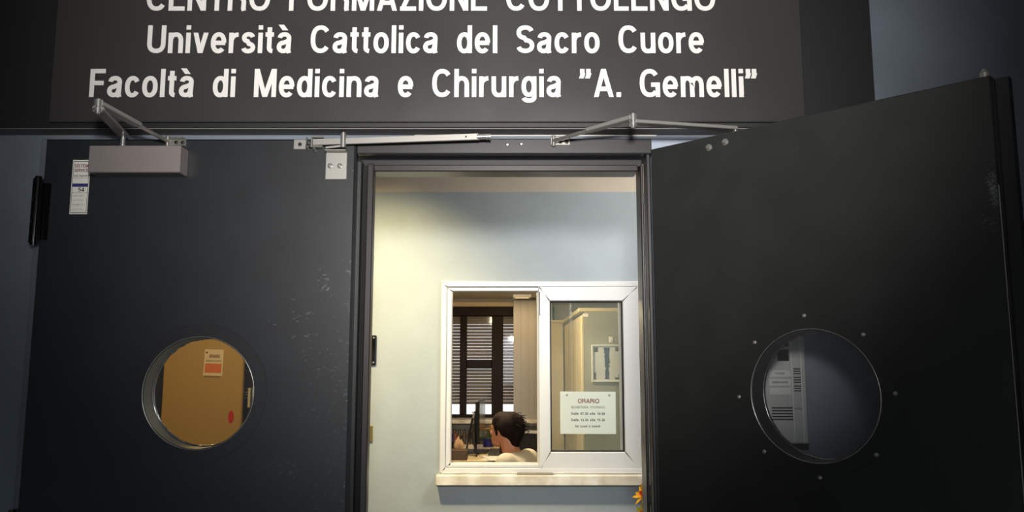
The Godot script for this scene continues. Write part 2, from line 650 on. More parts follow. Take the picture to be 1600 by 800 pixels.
func camera_and_light() -> void:
	var cam := Camera3D.new()
	cam.name = "camera"
	add_child(cam)
	cam.position = Vector3(0, 1.55, 0)
	cam.rotation_degrees = Vector3(7.4, 0, 0)
	cam.fov = 36.03
	cam.near = 0.05
	cam.far = 200
	cam.current = true
	var e := Environment.new()
	e.background_mode = Environment.BG_SKY
	var s := ProceduralSkyMaterial.new()
	s.sky_top_color = Color(0.74, 0.79, 0.86)
	s.sky_horizon_color = Color(0.90, 0.92, 0.95)
	s.ground_bottom_color = Color(0.62, 0.63, 0.62)
	s.ground_horizon_color = Color(0.86, 0.88, 0.90)
	s.sky_curve = 0.2
	e.sky = Sky.new()
	e.sky.sky_material = s
	e.background_energy_multiplier = 2.9
	e.tonemap_mode = Environment.TONE_MAPPER_LINEAR
	e.tonemap_exposure = 1.0
	e.sdfgi_enabled = true
	e.ssao_enabled = true
	e.ssil_enabled = true
	var we := WorldEnvironment.new()
	we.name = "environment"
	we.environment = e
	add_child(we)
	# the lamps: one added in the hall, two in the passage, one in the deep corridor, two in the office, the globe added
	spot_lamp("spot_lamp", Vector3(0.06, 2.05, 0.30), Vector3(-0.08, 2.46, -2.35), Color(1.0, 0.985, 0.965), 11.0, 34.0, 1.20, 0.13, "added white spot lamp on a drop rod behind the camera, for flash-like light")  # added lamp, out of view; gives flash-like light on sign and doors
	spot_lamp("spot_lamp", Vector3(-0.75, 2.83, -2.95), Vector3(-0.70, 1.15, -4.0), Color(1.0, 0.91, 0.68), 6.0, 42.0, 0.07, 0.05, "warm spot lamp on the passage ceiling aimed at the wall left of the counter window")
	panel_lamp("passage_lamp", Vector3(1.0, 2.9, -3.0), Vector2(0.6, 0.3), Color(1.0, 0.98, 0.95), 3.6, "oblong white ceiling lamp in the passage right of the counter window")
	panel_lamp("corridor_lamp", Vector3(-2.7, 2.9, -6.6), Vector2(0.4, 0.4), Color(1.0, 0.86, 0.58), 3.0, "square amber ceiling lamp before the tan partition")
	globe_lamp("added_office_lamp", Vector3(-0.25, 2.09, -5.6), 2.18, 0.06, Color(1.0, 0.91, 0.74), 1.9, "added small white globe lamp, out of view, brightening the office ceiling")  # added lamp kept out of view; brightens the office ceiling and blind
	panel_lamp("office_downlight", Vector3(0.1, 2.18, -7.9), Vector2(0.14, 0.14), Color(1.0, 0.86, 0.66), 0.3, "small warm downlight in the office ceiling near the far window")

func globe_lamp(called: String, at: Vector3, ceiling: float, rad: float, c: Color, e: float, label: String) -> void:
	var t := thing(called, label, "lamp", at)
	var st := new_st()
	ball(st, Vector3.ZERO, Vector3.ONE * rad, 16, 28)
	part("globe", st, glow(c, 1.2), t)
	st = new_st()
	tube(st, Vector3(0, rad - 0.005, 0), Vector3(0, ceiling - at.y, 0), 0.03, 0.04, 24)
	part("canopy", st, mat(Color(0.85, 0.85, 0.85), 0.5), t)
	var l := OmniLight3D.new()
	l.name = "bulb_light"
	l.light_color = c
	l.light_energy = e
	l.light_size = rad * 0.9
	l.omni_range = 12
	l.omni_attenuation = 2
	l.shadow_enabled = true
	t.add_child(l)

func spot_lamp(called: String, at: Vector3, target: Vector3, c: Color, e: float, angle: float, drop: float, soft: float, label: String) -> void:
	# at is where the head hangs, drop the length of rod above it
	var t := thing(called, label, "lamp", at)
	var d := (target - at).normalized()
	var st := new_st()
	tube(st, Vector3(0, drop - .02, 0), Vector3(0, drop, 0), .045, .05, 24)
	tube(st, Vector3.ZERO, Vector3(0, drop - .02, 0), .01)
	part("mount", st, mat(Color(0.85, 0.85, 0.83), 0.4), t)
	st = new_st()
	var p := Vector3.ZERO
	lathe(st, p, d, [Vector2(0, -.05), Vector2(.035, -.05), Vector2(.045, -.03), Vector2(.045, .07), Vector2(.040, .07), Vector2(.038, .05)], 28)
	part("housing", st, mat(Color(0.85, 0.85, 0.83), 0.4), t)
	st = new_st()
	tube(st, p + d * .048, p + d * .052, .038, .038, 24)
	part("lens", st, glow(c, 1.2), t)
	var l := SpotLight3D.new()
	l.name = "spot_light"
	l.light_color = c
	l.light_energy = e
	l.light_size = soft
	l.spot_angle = angle
	l.spot_angle_attenuation = 1.0
	l.spot_range = 12
	l.spot_attenuation = 2
	l.shadow_enabled = true
	l.position = p + d * .075
	t.add_child(l)
	l.basis = Basis.looking_at(d, Vector3.UP)

func panel_lamp(called: String, at: Vector3, size: Vector2, c: Color, e: float, label: String) -> void:
	var t := thing(called, label, "lamp", at)
	var st := new_st()
	var h := Vector3(size.x / 2, 0, size.y / 2)
	for q in [[Vector3(-h.x - .02, -.03, -h.z - .02), Vector3(h.x + .02, 0, -h.z)], [Vector3(-h.x - .02, -.03, h.z), Vector3(h.x + .02, 0, h.z + .02)], [Vector3(-h.x - .02, -.03, -h.z), Vector3(-h.x, 0, h.z)], [Vector3(h.x, -.03, -h.z), Vector3(h.x + .02, 0, h.z)]]:
		box(st, q[0], q[1], 0.003)
	part("frame", st, mat(Color(0.85, 0.85, 0.83), 0.4), t)
	part("diffuser", bx(Vector3(-h.x, -.024, -h.z), Vector3(h.x, -.004, h.z)), glow(c, 1.2), t)
	var l := AreaLight3D.new()
	l.name = "panel_light"
	l.light_color = c
	l.light_energy = e
	l.area_size = size
	l.area_range = 12
	l.area_attenuation = 2
	l.shadow_enabled = true
	l.position = Vector3(0, -0.03, 0)
	l.rotation_degrees = Vector3(-90, 0, 0)
	t.add_child(l)

func materials() -> void:
	M.hall_wall = plaster(Color(0.44, 0.475, 0.52), 11)
	M.blue_wall = plaster(Color(0.63, 0.665, 0.68), 12, 0.03)
	M.cream_wall = plaster(Color(0.78, 0.73, 0.66), 13, 0.03)
	M.office_wall = plaster(Color(0.62, 0.61, 0.58), 14)
	M.ceiling = plaster(Color(0.85, 0.83, 0.80), 15, 0.02)
	M.floor = plaster(Color(0.42, 0.41, 0.39), 16, 0.2)
	M.floor.roughness = 0.35
	M.header = mat(Color(0.115, 0.12, 0.125), 0.5)
	M.sign = mat(Color(0.215, 0.21, 0.21), 0.38)
	M.sign.roughness_texture = ntex(0.01, 21, Color(0.85, 0.85, 0.85), Color.WHITE, 256)
	M.sign.uv1_triplanar = true
	M.lettering = mat(Color(0.88, 0.87, 0.86), 0.55)
	M.frame = mat(Color(0.19, 0.185, 0.19), 0.35)
	M.frame_strip = mat(Color(0.175, 0.155, 0.15), 0.34, 0.1)
	M.jamb = plaster(Color(0.40, 0.43, 0.47), 17)
	M.black = mat(Color(0.03, 0.03, 0.03), 0.5)
	M.gloss_black = mat(Color(0.04, 0.04, 0.045), 0.15)
	M.rubber = mat(Color(0.03, 0.03, 0.03), 0.8)
	M.liner = mat(Color(0.07, 0.07, 0.075), 0.45)
	M.ring = mat(Color(0.145, 0.15, 0.16), 0.36)
	M.acrylic = glass(Color(0.96, 0.97, 0.97), 0.015)
	M.acrylic.metallic_specular = 0.33
	M.bead = mat(Color(0.5, 0.5, 0.5), 0.12, 0.9)
	M.steel = mat(Color(0.74, 0.73, 0.71), 0.3, 0.8)
	M.steel.roughness_texture = ntex(0.02, 22, Color(0.7, 0.7, 0.7), Color.WHITE, 256)
	M.zinc = mat(Color(0.63, 0.62, 0.60), 0.42, 0.6)
	M.alu = mat(Color(0.62, 0.585, 0.58), 0.42, 0.5)
	M.arm = mat(Color(0.58, 0.57, 0.56), 0.38, 0.4)
	M.chrome = mat(Color(0.82, 0.82, 0.81), 0.24, 0.85)
	M.paper = mat(Color(0.90, 0.89, 0.86), 0.7)
	M.ink = mat(Color(0.22, 0.22, 0.24), 0.8)
	M.red_ink = mat(Color(0.45, 0.18, 0.17), 0.8)
	M.white_alu = mat(Color(0.81, 0.81, 0.805), 0.3)
	M.pane = glass(Color(0.70, 0.78, 0.70), 0.05)
	M.clear = glass(Color(0.97, 0.98, 0.98), 0.015)
	M.marble = mat(Color.WHITE, 0.25)
	M.marble.albedo_texture = ntex(0.012, 23, Color(0.80, 0.76, 0.68), Color(0.95, 0.93, 0.88))
	M.marble.uv1_triplanar = true
	M.brown_wood = mat(Color(0.10, 0.058, 0.035), 0.6, 0.0, 0.3)
	M.cabinet = mat(Color(0.80, 0.74, 0.58), 0.4)
	M.cabinet_side = mat(Color(0.58, 0.58, 0.51), 0.5)
	M.desk = mat(Color(0.78, 0.70, 0.52), 0.4)
	M.brass = mat(Color(0.62, 0.56, 0.34), 0.35, 0.8)

func shell() -> void:
	# hall side
	var st := new_st()
	wall_with_hole(st, Vector3(-2.6, 0, -2.56), Vector3(2.6, 3.25, -2.44), Vector2(-1.40, 0), Vector2(0.44, 2.19))
	struct("wall_front", st, M.hall_wall, "blue-grey plaster wall that carries the dark double door and sign", "wall")
	struct("wall_left", bx(Vector3(-2.72, 0, -2.56), Vector3(-2.6, 3.25, 3.6)), M.hall_wall, "plain blue-grey hall wall on the left", "wall")
	struct("wall_right", bx(Vector3(2.4, 0, -2.44), Vector3(2.52, 3.25, 3.6)), M.hall_wall, "plain blue-grey hall wall on the right", "wall")
	st = new_st()
	wall_with_hole(st, Vector3(-2.72, 0, 3.6), Vector3(2.52, 3.25, 3.72), Vector2(-2.0, 0), Vector2(0.6, 2.6))
	struct("wall_rear", st, M.hall_wall, "blue-grey hall wall at the rear with a glazed entrance", "wall")
	st = bx(Vector3(-4.72, -0.1, -8.6), Vector3(2.72, 0, 3.72))
	struct("floor", st, M.floor, "dark grey terrazzo floor running through hall and passage", "floor")
	st = bx(Vector3(-2.72, 3.25, -2.56), Vector3(2.6, 3.35, 3.72))
	struct("ceiling", st, M.ceiling, "white hall ceiling high above the doors", "ceiling")
	# glazing of the hall's openings
	hall_glazing("door_3", Vector3(-0.7, 0, 3.66), 0.0, 2.6, 2.6, "glazed entrance door at the rear of the hall", "door")
	# pale strip of frame left of the closed leaf
	struct("trim_1", bx(Vector3(-1.49, 0, -2.44), Vector3(-1.464, 2.24, -2.425), 0.002), M.jamb, "narrow grey painted frame strip left of the closed door leaf", "trim")

func hall_glazing(called: String, at: Vector3, turn: float, w: float, h: float, label: String, category: String) -> void:
	var t := thing(called, label, category, at, turn)
	t.set_meta("kind", "structure")
	var st := new_st()
	for q in [[-w / 2, 0.0, -w / 2 + .06, h], [w / 2 - .06, 0.0, w / 2, h], [-.03, 0.0, .03, h], [-w / 2, 0.0, w / 2, .06], [-w / 2, h - .06, w / 2, h]]:
		box(st, Vector3(q[0], q[1], -.03), Vector3(q[2], q[3], .03), 0.004)
	part("frame", st, M.white_alu, t)
	for s in [-1, 1]:
		part("pane", bx(Vector3(s * w / 4 - w / 4 + .04, .05, -.003), Vector3(s * w / 4 + w / 4 - .04, h - .05, .003)), M.clear, t)

func sign_header() -> void:
	# dark box over the door
	var t := thing("header_panel", "dark grey boxed fascia above the double door, behind the lettered sign", "fascia", Vector3(-0.26, 2.258, -2.44))
	part("board", bx(Vector3(-1.40, 0, 0), Vector3(1.39, 0.92, 0.075), 0.002), M.header, t)
	part("lit_lip", bx(Vector3(-1.40, -0.003, 0.0), Vector3(1.39, 0.0, 0.070)), mat(Color(0.42, 0.41, 0.40), 0.6), t)  # lighter grey stands in for light on the header underside
	part("worn_or_lit_edge", bx(Vector3(-0.05, -0.007, 0.0), Vector3(0.72, -0.003, 0.004)), mat(Color(0.72, 0.71, 0.69), 0.6), t)
	t = thing("sign_panel", "large dark grey sign over the doors with three lines of white lettering", "sign", Vector3(-0.262, 2.272, -2.365))
	part("panel", bx(Vector3(-1.166, 0, 0), Vector3(1.166, 0.56, 0.014), 0.0015), M.sign, t)
	var z := 0.014
	var dx := 0.262
	var by := 2.272
	sign_line("Facoltà di Medicina e Chirurgia \"A. Gemelli\"", -1.308 + dx, 0.748 + dx, 2.3505 - by, 0.0905, z, t)
	sign_line("Università Cattolica del Sacro Cuore", -1.138 + dx, 0.594 + dx, 2.4925 - by, 0.0905, z, t)
	sign_line("CENTRO FORMAZIONE COTTOLENGO", -1.148 + dx, 0.638 + dx, 2.631 - by, 0.0905, z, t)

func porthole(t: Node3D, c: Vector2, r: float, zf: float, zb: float, seed_: int, ring: Material) -> void:
	var st := new_st()
	lathe(st, Vector3(c.x, c.y, zf), Vector3(0, 0, 1), [Vector2(r - .001, -.004), Vector2(r - .001, -.001), Vector2(0, -.001)], 72)
	lathe(st, Vector3(c.x, c.y, zf), Vector3(0, 0, 1), [Vector2(0, -.004), Vector2(r - .001, -.004)], 72)
	part("pane", st, M.acrylic, t)
	# uneven bead of sealant round the inside of the hole
	var rng := RandomNumberGenerator.new()
	rng.seed = seed_
	st = new_st()
	var n := 140
	var rr := []
	for i in n:
		rr.append(rng.randf_range(0.003, 0.0065))
	for i in n:
		var a0 := TAU * i / n
		var a1 := TAU * (i + 1) / n
		tube(st, Vector3(c.x + cos(a0) * (r - .002), c.y + sin(a0) * (r - .002), zb + .012), Vector3(c.x + cos(a1) * (r - .002), c.y + sin(a1) * (r - .002), zb + .012), rr[i], rr[(i + 1) % n], 8)
	part("sealant_bead", st, M.bead, t)
	st = new_st()
	lathe(st, Vector3(c.x, c.y, zb), Vector3(0, 0, 1), [Vector2(r - .0005, 0), Vector2(r - .003, .002), Vector2(r - .003, zf - zb - .002), Vector2(r - .0005, zf - zb)], 96)
	part("hole_liner", st, M.liner, t)
	st = new_st()
	for i in 120:
		var a0 := TAU * i / 120.0
		var a1 := TAU * (i + 1) / 120.0
		tube(st, Vector3(c.x + cos(a0) * r, c.y + sin(a0) * r, zf), Vector3(c.x + cos(a1) * r, c.y + sin(a1) * r, zf), .0014, .0014, 6)
	part("cut_edge", st, M.steel, t)
	st = new_st()
	lathe(st, Vector3(c.x, c.y, zf), Vector3(0, 0, 1), [Vector2(r + .001, 0), Vector2(r + .001, .001), Vector2(.206, .001), Vector2(.2065, 0)], 96)
	part("cover_ring", st, ring, t)

func left_leaf() -> void:
	var t := thing("door_1", "closed dark grey left door leaf with a round porthole", "door", Vector3(-1.461, 0, -2.40))
	t.set_meta("kind", "structure")
	var c := Vector2(0.517, 1.447)
	var st := new_st()
	holed_plate(st, Vector2(0, 0.01), Vector2(0.973, 2.232), c, 0.168, -0.036, 0.0, 0.006)
	part("leaf", st, door_paint(31, Color(0.14, 0.15, 0.165), [[.82, .26, .05, .035, .8, 22], [.91, .2, .012, .012, .9, 14], [.93, .3, .03, .06, .5, 40], [.85, .38, .06, .05, .6, 24], [.94, .42, .02, .08, .5, 40], [.8, .45, .03, .01, .5, 30], [.9, .5, .05, .04, .5, 20], [.988, .35, .004, .15, .8, 60]]), t)
	st = new_st()
	holed_plate(st, Vector2(0.066, 0.015), Vector2(0.985, 2.17), c, 0.168, -0.08, -0.037, 0.002)
	part("core", st, M.header, t)
	part("gasket", bx(Vector3(0.986, 0.015, -0.075), Vector3(1.0, 2.16, -0.055)), M.rubber, t)
	part("edge_strip", bx(Vector3(1.0, 0.015, -0.09), Vector3(1.021, 2.166, -0.05), 0.003), M.frame_strip, t)
	porthole(t, c, 0.168, 0.0, -0.08, 5, M.ring)
	# barrel hinges on the outer edge
	for y in [1.9, 0.9, 0.12]:
		st = new_st()
		for k in 3:
			tube(st, Vector3(-0.006, y + k * .068, .012), Vector3(-0.006, y + k * .068 + .065, .012), 0.0145, 0.0145, 18)
		tube(st, Vector3(-0.006, y - .006, .012), Vector3(-0.006, y + .209, .012), 0.010, 0.010, 14)
		box(st, Vector3(-0.004, y + .01, 0.0), Vector3(0.03, y + .19, 0.004), 0.001)
		part("hinge", st, M.gloss_black, t)

func right_leaf() -> void:
	var t := thing("door_2", "open dark grey right door leaf with a round porthole, swung towards the hall", "door", Vector3(0.433, 0, -2.40), deg_to_rad(-44.3))
	t.set_meta("kind", "structure")
	var c := Vector2(0.480, 1.455)
	var st := new_st()
	holed_plate(st, Vector2(0, 0.015), Vector2(0.935, 2.198), c, 0.171, -0.05, 0.0, 0.003)
	part("leaf", st, door_paint(33, Color(0.172, 0.178, 0.172), [[.985, .12, .006, .01, .7, 90], [.97, .16, .01, .01, .5, 14], [.5, .05, .2, .02, .3, 12]]), t)
	st = new_st()
	holed_plate(st, Vector2(0.03, 0.012), Vector2(0.962, 2.203), c, 0.171, -0.08, -0.051, 0.002)
	part("flange", st, M.header, t)
	porthole(t, c, 0.171, 0.0, -0.08, 7, mat(Color(0.158, 0.164, 0.158), 0.42))
	part("worn_or_lit_edge", bx(Vector3(0.9335, 1.05, -0.0025), Vector3(0.9358, 1.94, -0.0008)), M.zinc, t)  # thin bright strip painted in for the highlight along the free edge
	# eight small screws round the porthole
	for i in 8:
		var a := deg_to_rad(93.0 - 45.0 * i)
		st = new_st()
		var p := Vector3(c.x + cos(a) * 0.206, c.y + sin(a) * 0.206, 0.003)
		lathe(st, p, Vector3(0, 0, 1), [Vector2(0.0055, -.003), Vector2(0.005, .002), Vector2(0.003, .0035), Vector2(0, .004)], 12)
		part("screw", st, M.zinc, t)
	# through bolts of the closer on the far side
	for x in [[0.205, 2.165], [0.258, 2.171]]:
		st = new_st()
		lathe(st, Vector3(x[0], x[1], 0), Vector3(0, 0, 1), [Vector2(0.010, 0), Vector2(0.010, .002), Vector2(0.006, .003), Vector2(.0055, .010), Vector2(0, .011)], 14)
		part("bolt", st, M.steel, t)
	# flush bolt at the free edge
	st = new_st()
	lathe(st, Vector3(0.918, 2.198, -0.03), Vector3.UP, [Vector2(.011, 0), Vector2(.011, .016), Vector2(.007, .023), Vector2(.004, .027), Vector2(0, .028)], 16)
	part("flush_bolt", st, M.zinc, t)
	part("bolt_face", bx(Vector3(0.9352, 1.5, -.036), Vector3(0.9365, 2.19, -.016)), M.frame_strip, t)
	# the fixed frame round the opening
	t = thing("door_frame", "dark grey metal door frame around the open doorway", "door frame", Vector3(-0.02, 0, -2.44))
	t.set_meta("kind", "structure")
	part("head_plate", bx(Vector3(-0.468, 2.187, 0), Vector3(0.459, 2.236, 0.03), 0.003), M.frame, t)
	part("head_stop", bx(Vector3(-0.43, 2.146, -0.12), Vector3(0.426, 2.168, -0.035), 0.003), M.frame_strip, t)
	part("head_liner", bx(Vector3(-0.47, 2.168, -0.12), Vector3(0.44, 2.19, -0.06)), M.black, t)
	part("jamb_plate", bx(Vector3(0.441, 0, -0.03), Vector3(0.4535, 2.187, 0.028), 0.003), M.frame, t)
	part("jamb_stop", bx(Vector3(0.431, 0, -0.12), Vector3(0.441, 2.168, -0.03), 0.003), M.frame_strip, t)
	for x in [[0.006, 2.217], [0.05, 2.219]]:
		st = new_st()
		lathe(st, Vector3(x[0], x[1], 0.03), Vector3(0, 0, 1), [Vector2(.007, 0), Vector2(.0065, .002), Vector2(.004, .004), Vector2(0, .0045)], 14)
		part("screw", st, M.steel, t)
	# added pale patch, its colour standing in for brighter wall beyond the frame head
	part("end_plate_or_patch", bx(Vector3(0.4595, 2.16, 0.0), Vector3(0.64, 2.238, 0.006), 0.001), mat(Color(0.62, 0.66, 0.72), 0.4), t)

func closer_arm(t: Node3D, spindle: Vector3, elbow: Vector3, shoe: Vector3, flip: float) -> void:
	var st := new_st()
	tube(st, spindle - Vector3(0, .05, 0), spindle + Vector3(0, .008, 0), 0.007)
	tube(st, spindle - Vector3(0, .05, 0), spindle - Vector3(0, .03, 0), 0.012, 0.008)
	part("spindle", st, M.chrome, t)
	st = new_st()
	bar(st, spindle, elbow - Vector3(0, .004, 0), 0.032, 0.010, Vector3.UP, 0.002)
	part("main_arm", st, M.arm, t)
	st = new_st()
	var up := Vector3(0, 0.009, 0)
	var mid := elbow.lerp(shoe, 0.55)
	bar(st, elbow + up, mid + up * 0.6, 0.028, 0.012, Vector3.UP, 0.002)
	part("forearm", st, M.arm, t)
	st = new_st()
	tube(st, elbow.lerp(shoe, 0.5) + up * 0.6, shoe, 0.006)
	part("rod", st, M.steel, t)
	st = new_st()
	tube(st, elbow - Vector3(0, .014, 0), elbow - Vector3(0, .006, 0), 0.013, 0.013, 20)
	tube(st, elbow + Vector3(0, .0, 0), elbow + Vector3(0, .018, 0), 0.0125, 0.0125, 20)
	tube(st, elbow - Vector3(0, .02, 0), elbow + Vector3(0, .022, 0), 0.006, 0.006, 12)
	part("elbow_joint", st, M.chrome, t)
	# shoe on the frame
	st = new_st()
	var b := Vector3(shoe.x, shoe.y, shoe.z)
	box(st, b + Vector3(-.008 if flip > 0 else -.052, -.013, -.016), b + Vector3(.052 if flip > 0 else .008, .013, -.011), 0.001)
	box(st, b + Vector3(-.008 if flip > 0 else -.052, .009, -.011), b + Vector3(.052 if flip > 0 else .008, .013, .004), 0.001)
	box(st, b + Vector3(-.008 if flip > 0 else -.052, -.013, -.011), b + Vector3(.052 if flip > 0 else .008, -.009, .0), 0.001)
	tube(st, b + Vector3(0, -.016, 0), b + Vector3(0, .017, 0), 0.006)
	part("shoe", st, M.steel, t)
	for k in [.022, .042]:
		st = new_st()
		lathe(st, b + Vector3(k * flip, 0, -.011), Vector3(0, 0, 1), [Vector2(.006, 0), Vector2(.005, .002), Vector2(.002, .003), Vector2(.002, .001), Vector2(0, .001)], 12)
		part("screw", st, M.black, t)

func left_closer() -> void:
	var at := Vector3(-1.151, 2.11, -2.40)
	var t := thing("door_closer", "grey metal door closer box with folded arm on the closed left leaf", "door closer", at, 0.0, "door closers on the double door")
	part("body", bx(Vector3(-.14, 0, 0), Vector3(.14, .0845, .06), 0.0025), M.alu, t)
	closer_arm(t, Vector3(-1.204, 2.235, -2.37) - at, Vector3(-1.144, 2.240, -2.105) - at, Vector3(-1.072, 2.219, -2.384) - at, 1.0)

func right_closer() -> void:
	# the box sits on the far face of the open leaf; its arm shows above
	var at := Vector3(0.433, 0, -2.40)
	var turn := deg_to_rad(-44.3)
	var t := thing("door_closer", "door closer arm reaching from the open right leaf to the frame head", "door closer", at, turn, "door closers on the double door")
	part("body", bx(Vector3(.12, 2.105, -.145), Vector3(.40, 2.19, -.082), 0.0025), M.alu, t)
	var inv := Transform3D(Basis(Vector3.UP, turn), at).affine_inverse()
	# the arm is built in the hall's own axes and turned into the leaf's
	xf = inv
	closer_arm(t, Vector3(0.668, 2.230, -2.285), Vector3(0.350, 2.230, -2.205), Vector3(0.130, 2.224, -2.396), 1.0)
	xf = Transform3D.IDENTITY

func coordinator() -> void:
	var at := Vector3(-0.6, 2.2, -2.40)
	var t := thing("door_selector", "bare steel door selector bar with bracket across the top of the doors", "door selector", at)
	part("end_plate_or_patch", bx(Vector3(-.083, -.002, 0), Vector3(-.044, .029, .003), 0.001), M.zinc, t)
	var st := new_st()
	tube(st, Vector3(-.063, .013, .003), Vector3(-.063, .013, .006), 0.006)
	part("screw", st, M.black, t)
	# the small spring mechanism
	st = new_st()
	box(st, Vector3(-.044, .0, 0), Vector3(-.022, .012, .012), 0.002)
	box(st, Vector3(-.030, .012, .0), Vector3(.012, .026, .014), 0.002)
	part("hinge_block", st, M.frame_strip, t)
	st = new_st()
	box(st, Vector3(-.021, .029, .004), Vector3(.013, .034, .026), 0.001)
	box(st, Vector3(-.025, -.001, .004), Vector3(.013, .004, .026), 0.001)
	box(st, Vector3(-.025, .0, .004), Vector3(-.020, .034, .022), 0.001)
	part("clevis", st, M.steel, t)
	for p in [[-.036, -.004], [-.014, -.010], [-.038, .024], [-.03, .008]]:
		st = new_st()
		tube(st, Vector3(p[0], p[1], .004), Vector3(p[0], p[1] + .006, .02), 0.0035, 0.003, 10)
		part("pin", st, M.chrome, t)
	st = new_st()
	bar(st, Vector3(-.018, .0145, .022), Vector3(.496, .029, .034), 0.020, 0.009, Vector3(0, 0, 1), 0.001)
	part("bar", st, M.zinc, t)
	st = new_st()
	tube(st, Vector3(.492, .029, .034), Vector3(.535, .030, .035), 0.0088)
	for x in [.496, .520, .529]:
		tube(st, Vector3(x, .029, .034), Vector3(x + .003, .0292, .034), 0.0105)
	part("roller", st, M.chrome, t)
	st = new_st()
	tube(st, Vector3(.458, .028, .037), Vector3(.458, .028, .0395), 0.003)
	part("rivet", st, M.black, t)
	st = new_st()
	tube(st, Vector3(.078, -.004, .030), Vector3(.078, .040, .030), 0.0088)
	tube(st, Vector3(.078, .036, .030), Vector3(.078, .044, .030), 0.006)
	part("pivot", st, M.steel, t)
	# bracket with two screws
	st = new_st()
	box(st, Vector3(.019, -.099, 0.001), Vector3(.086, -.013, .005), 0.0015)
	box(st, Vector3(.021, -.013, .001), Vector3(.086, -.009, .03), 0.001)
	bar(st, Vector3(.024, -.004, .028), Vector3(.084, .002, .03), 0.006, 0.004, Vector3(0, 0, 1))
	part("bracket", st, M.zinc, t)
	for x in [.034, .064]:
		st = new_st()
		lathe(st, Vector3(x, -.056, .005), Vector3(0, 0, 1), [Vector2(.0085, 0), Vector2(.008, .002), Vector2(.0045, .0035), Vector2(.004, .001), Vector2(0, .001)], 18)
		part("screw", st, M.steel, t)

func sticker() -> void:
	var t := thing("sticker", "narrow white inspection sticker with blue band and number 54 beside the closer", "sticker", Vector3(-1.343, 2.078, -2.40))
	part("sheet", bx(Vector3(-.0275, -.086, .0002), Vector3(.0275, .086, .0008)), M.paper, t)
	var z := 0.0012
	var st := new_st()
	for q in [[-.025, .080, .025, .082], [-.025, -.082, .025, -.080], [-.025, -.082, -.0238, .082], [.0238, -.082, .025, .082], [-.025, .028, .025, .029], [-.025, -.019, .025, -.018]]:
		box(st, Vector3(q[0], q[1], .0008), Vector3(q[2], q[3], z))
	part("border", st, M.ink, t)
	sign_line("SISTEM", -.0215, .0215, .062, .011, .0008, t, M.red_ink, .0003)
	sign_line("SERVICE", -.0215, .0215, .048, .010, .0008, t, M.red_ink, .0003)
	print_text("Cod. impianto", Vector3(0, .035, z), 0.006, M.ink, t, "printed_line", true, 0.044)
	part("blue_band", bx(Vector3(-.0238, .0005, .0008), Vector3(.0238, .011, z)), mat(Color(0.2, 0.2, 0.45), 0.6), t)
	print_text("54", Vector3(.005, -.0085, z), 0.013, M.black, t, "handwritten_number")
	for k in 4:
		print_text(["data  tipo", "rev  anno", "sigla", "nota  firma"][k], Vector3(-.004, -.028 - k * .014, z), 0.004, mat(Color(0.5, 0.5, 0.52), 0.8), t, "printed_line", false, 0.034)

func intercom() -> void:
	var at := Vector3(0.822, 1.456, -2.44)
	var t := thing("intercom", "silver intercom panel on the blue wall seen through the right porthole", "intercom", at)
	part("back_box", bx(Vector3(-.075, -.178, 0), Vector3(.071, .172, .022), 0.002), M.black, t)
	part("face_plate", bx(Vector3(-.065, -.16, .022), Vector3(.068, .162, .034), 0.004), mat(Color(0.66, 0.67, 0.66), 0.4, 0.3), t)
	var z := .034
	for y in [.104, .148]:
		part("camera_window", bx(Vector3(-.018, y - .018, z), Vector3(.017, y + .016, z + .0015), 0.003), M.gloss_black, t)
	for x in [.024, .052]:
		part("groove", bx(Vector3(x, -.158, z), Vector3(x + .0015, .16, z + .0008)), M.white_alu, t)
	var labels := ["TUTORI", "SEGRETERIA", ""]
	for k in 3:
		var y := .048 - k * .026
		var b := part("name_plate", bx(Vector3(-.046, y - .010, z), Vector3(.020, y + .010, z + .001), 0.0008), mat(Color(0.72, 0.73, 0.72), 0.4), t)
		if labels[k] != "":
			print_text(labels[k], Vector3(-.013, y, z + .0014), 0.006, M.ink, b, "printed_line")
	for k in 9:
		var y := .062 - k * .0072 - (k / 3) * .004
		part("slot", bx(Vector3(.029, y - .0016, z), Vector3(.05, y + .0016, z + .0008)), M.black, t)
	for k in 5:
		var y := -.054 - k * .0085
		part("speaker_slot", bx(Vector3(-.041, y - .002, z), Vector3(.022, y + .002, z + .0008)), M.black, t)
	print_text("2 FILI", Vector3(.039, -.056, z + .0008), 0.006, M.ink, t, "printed_mark", true, 0.021)

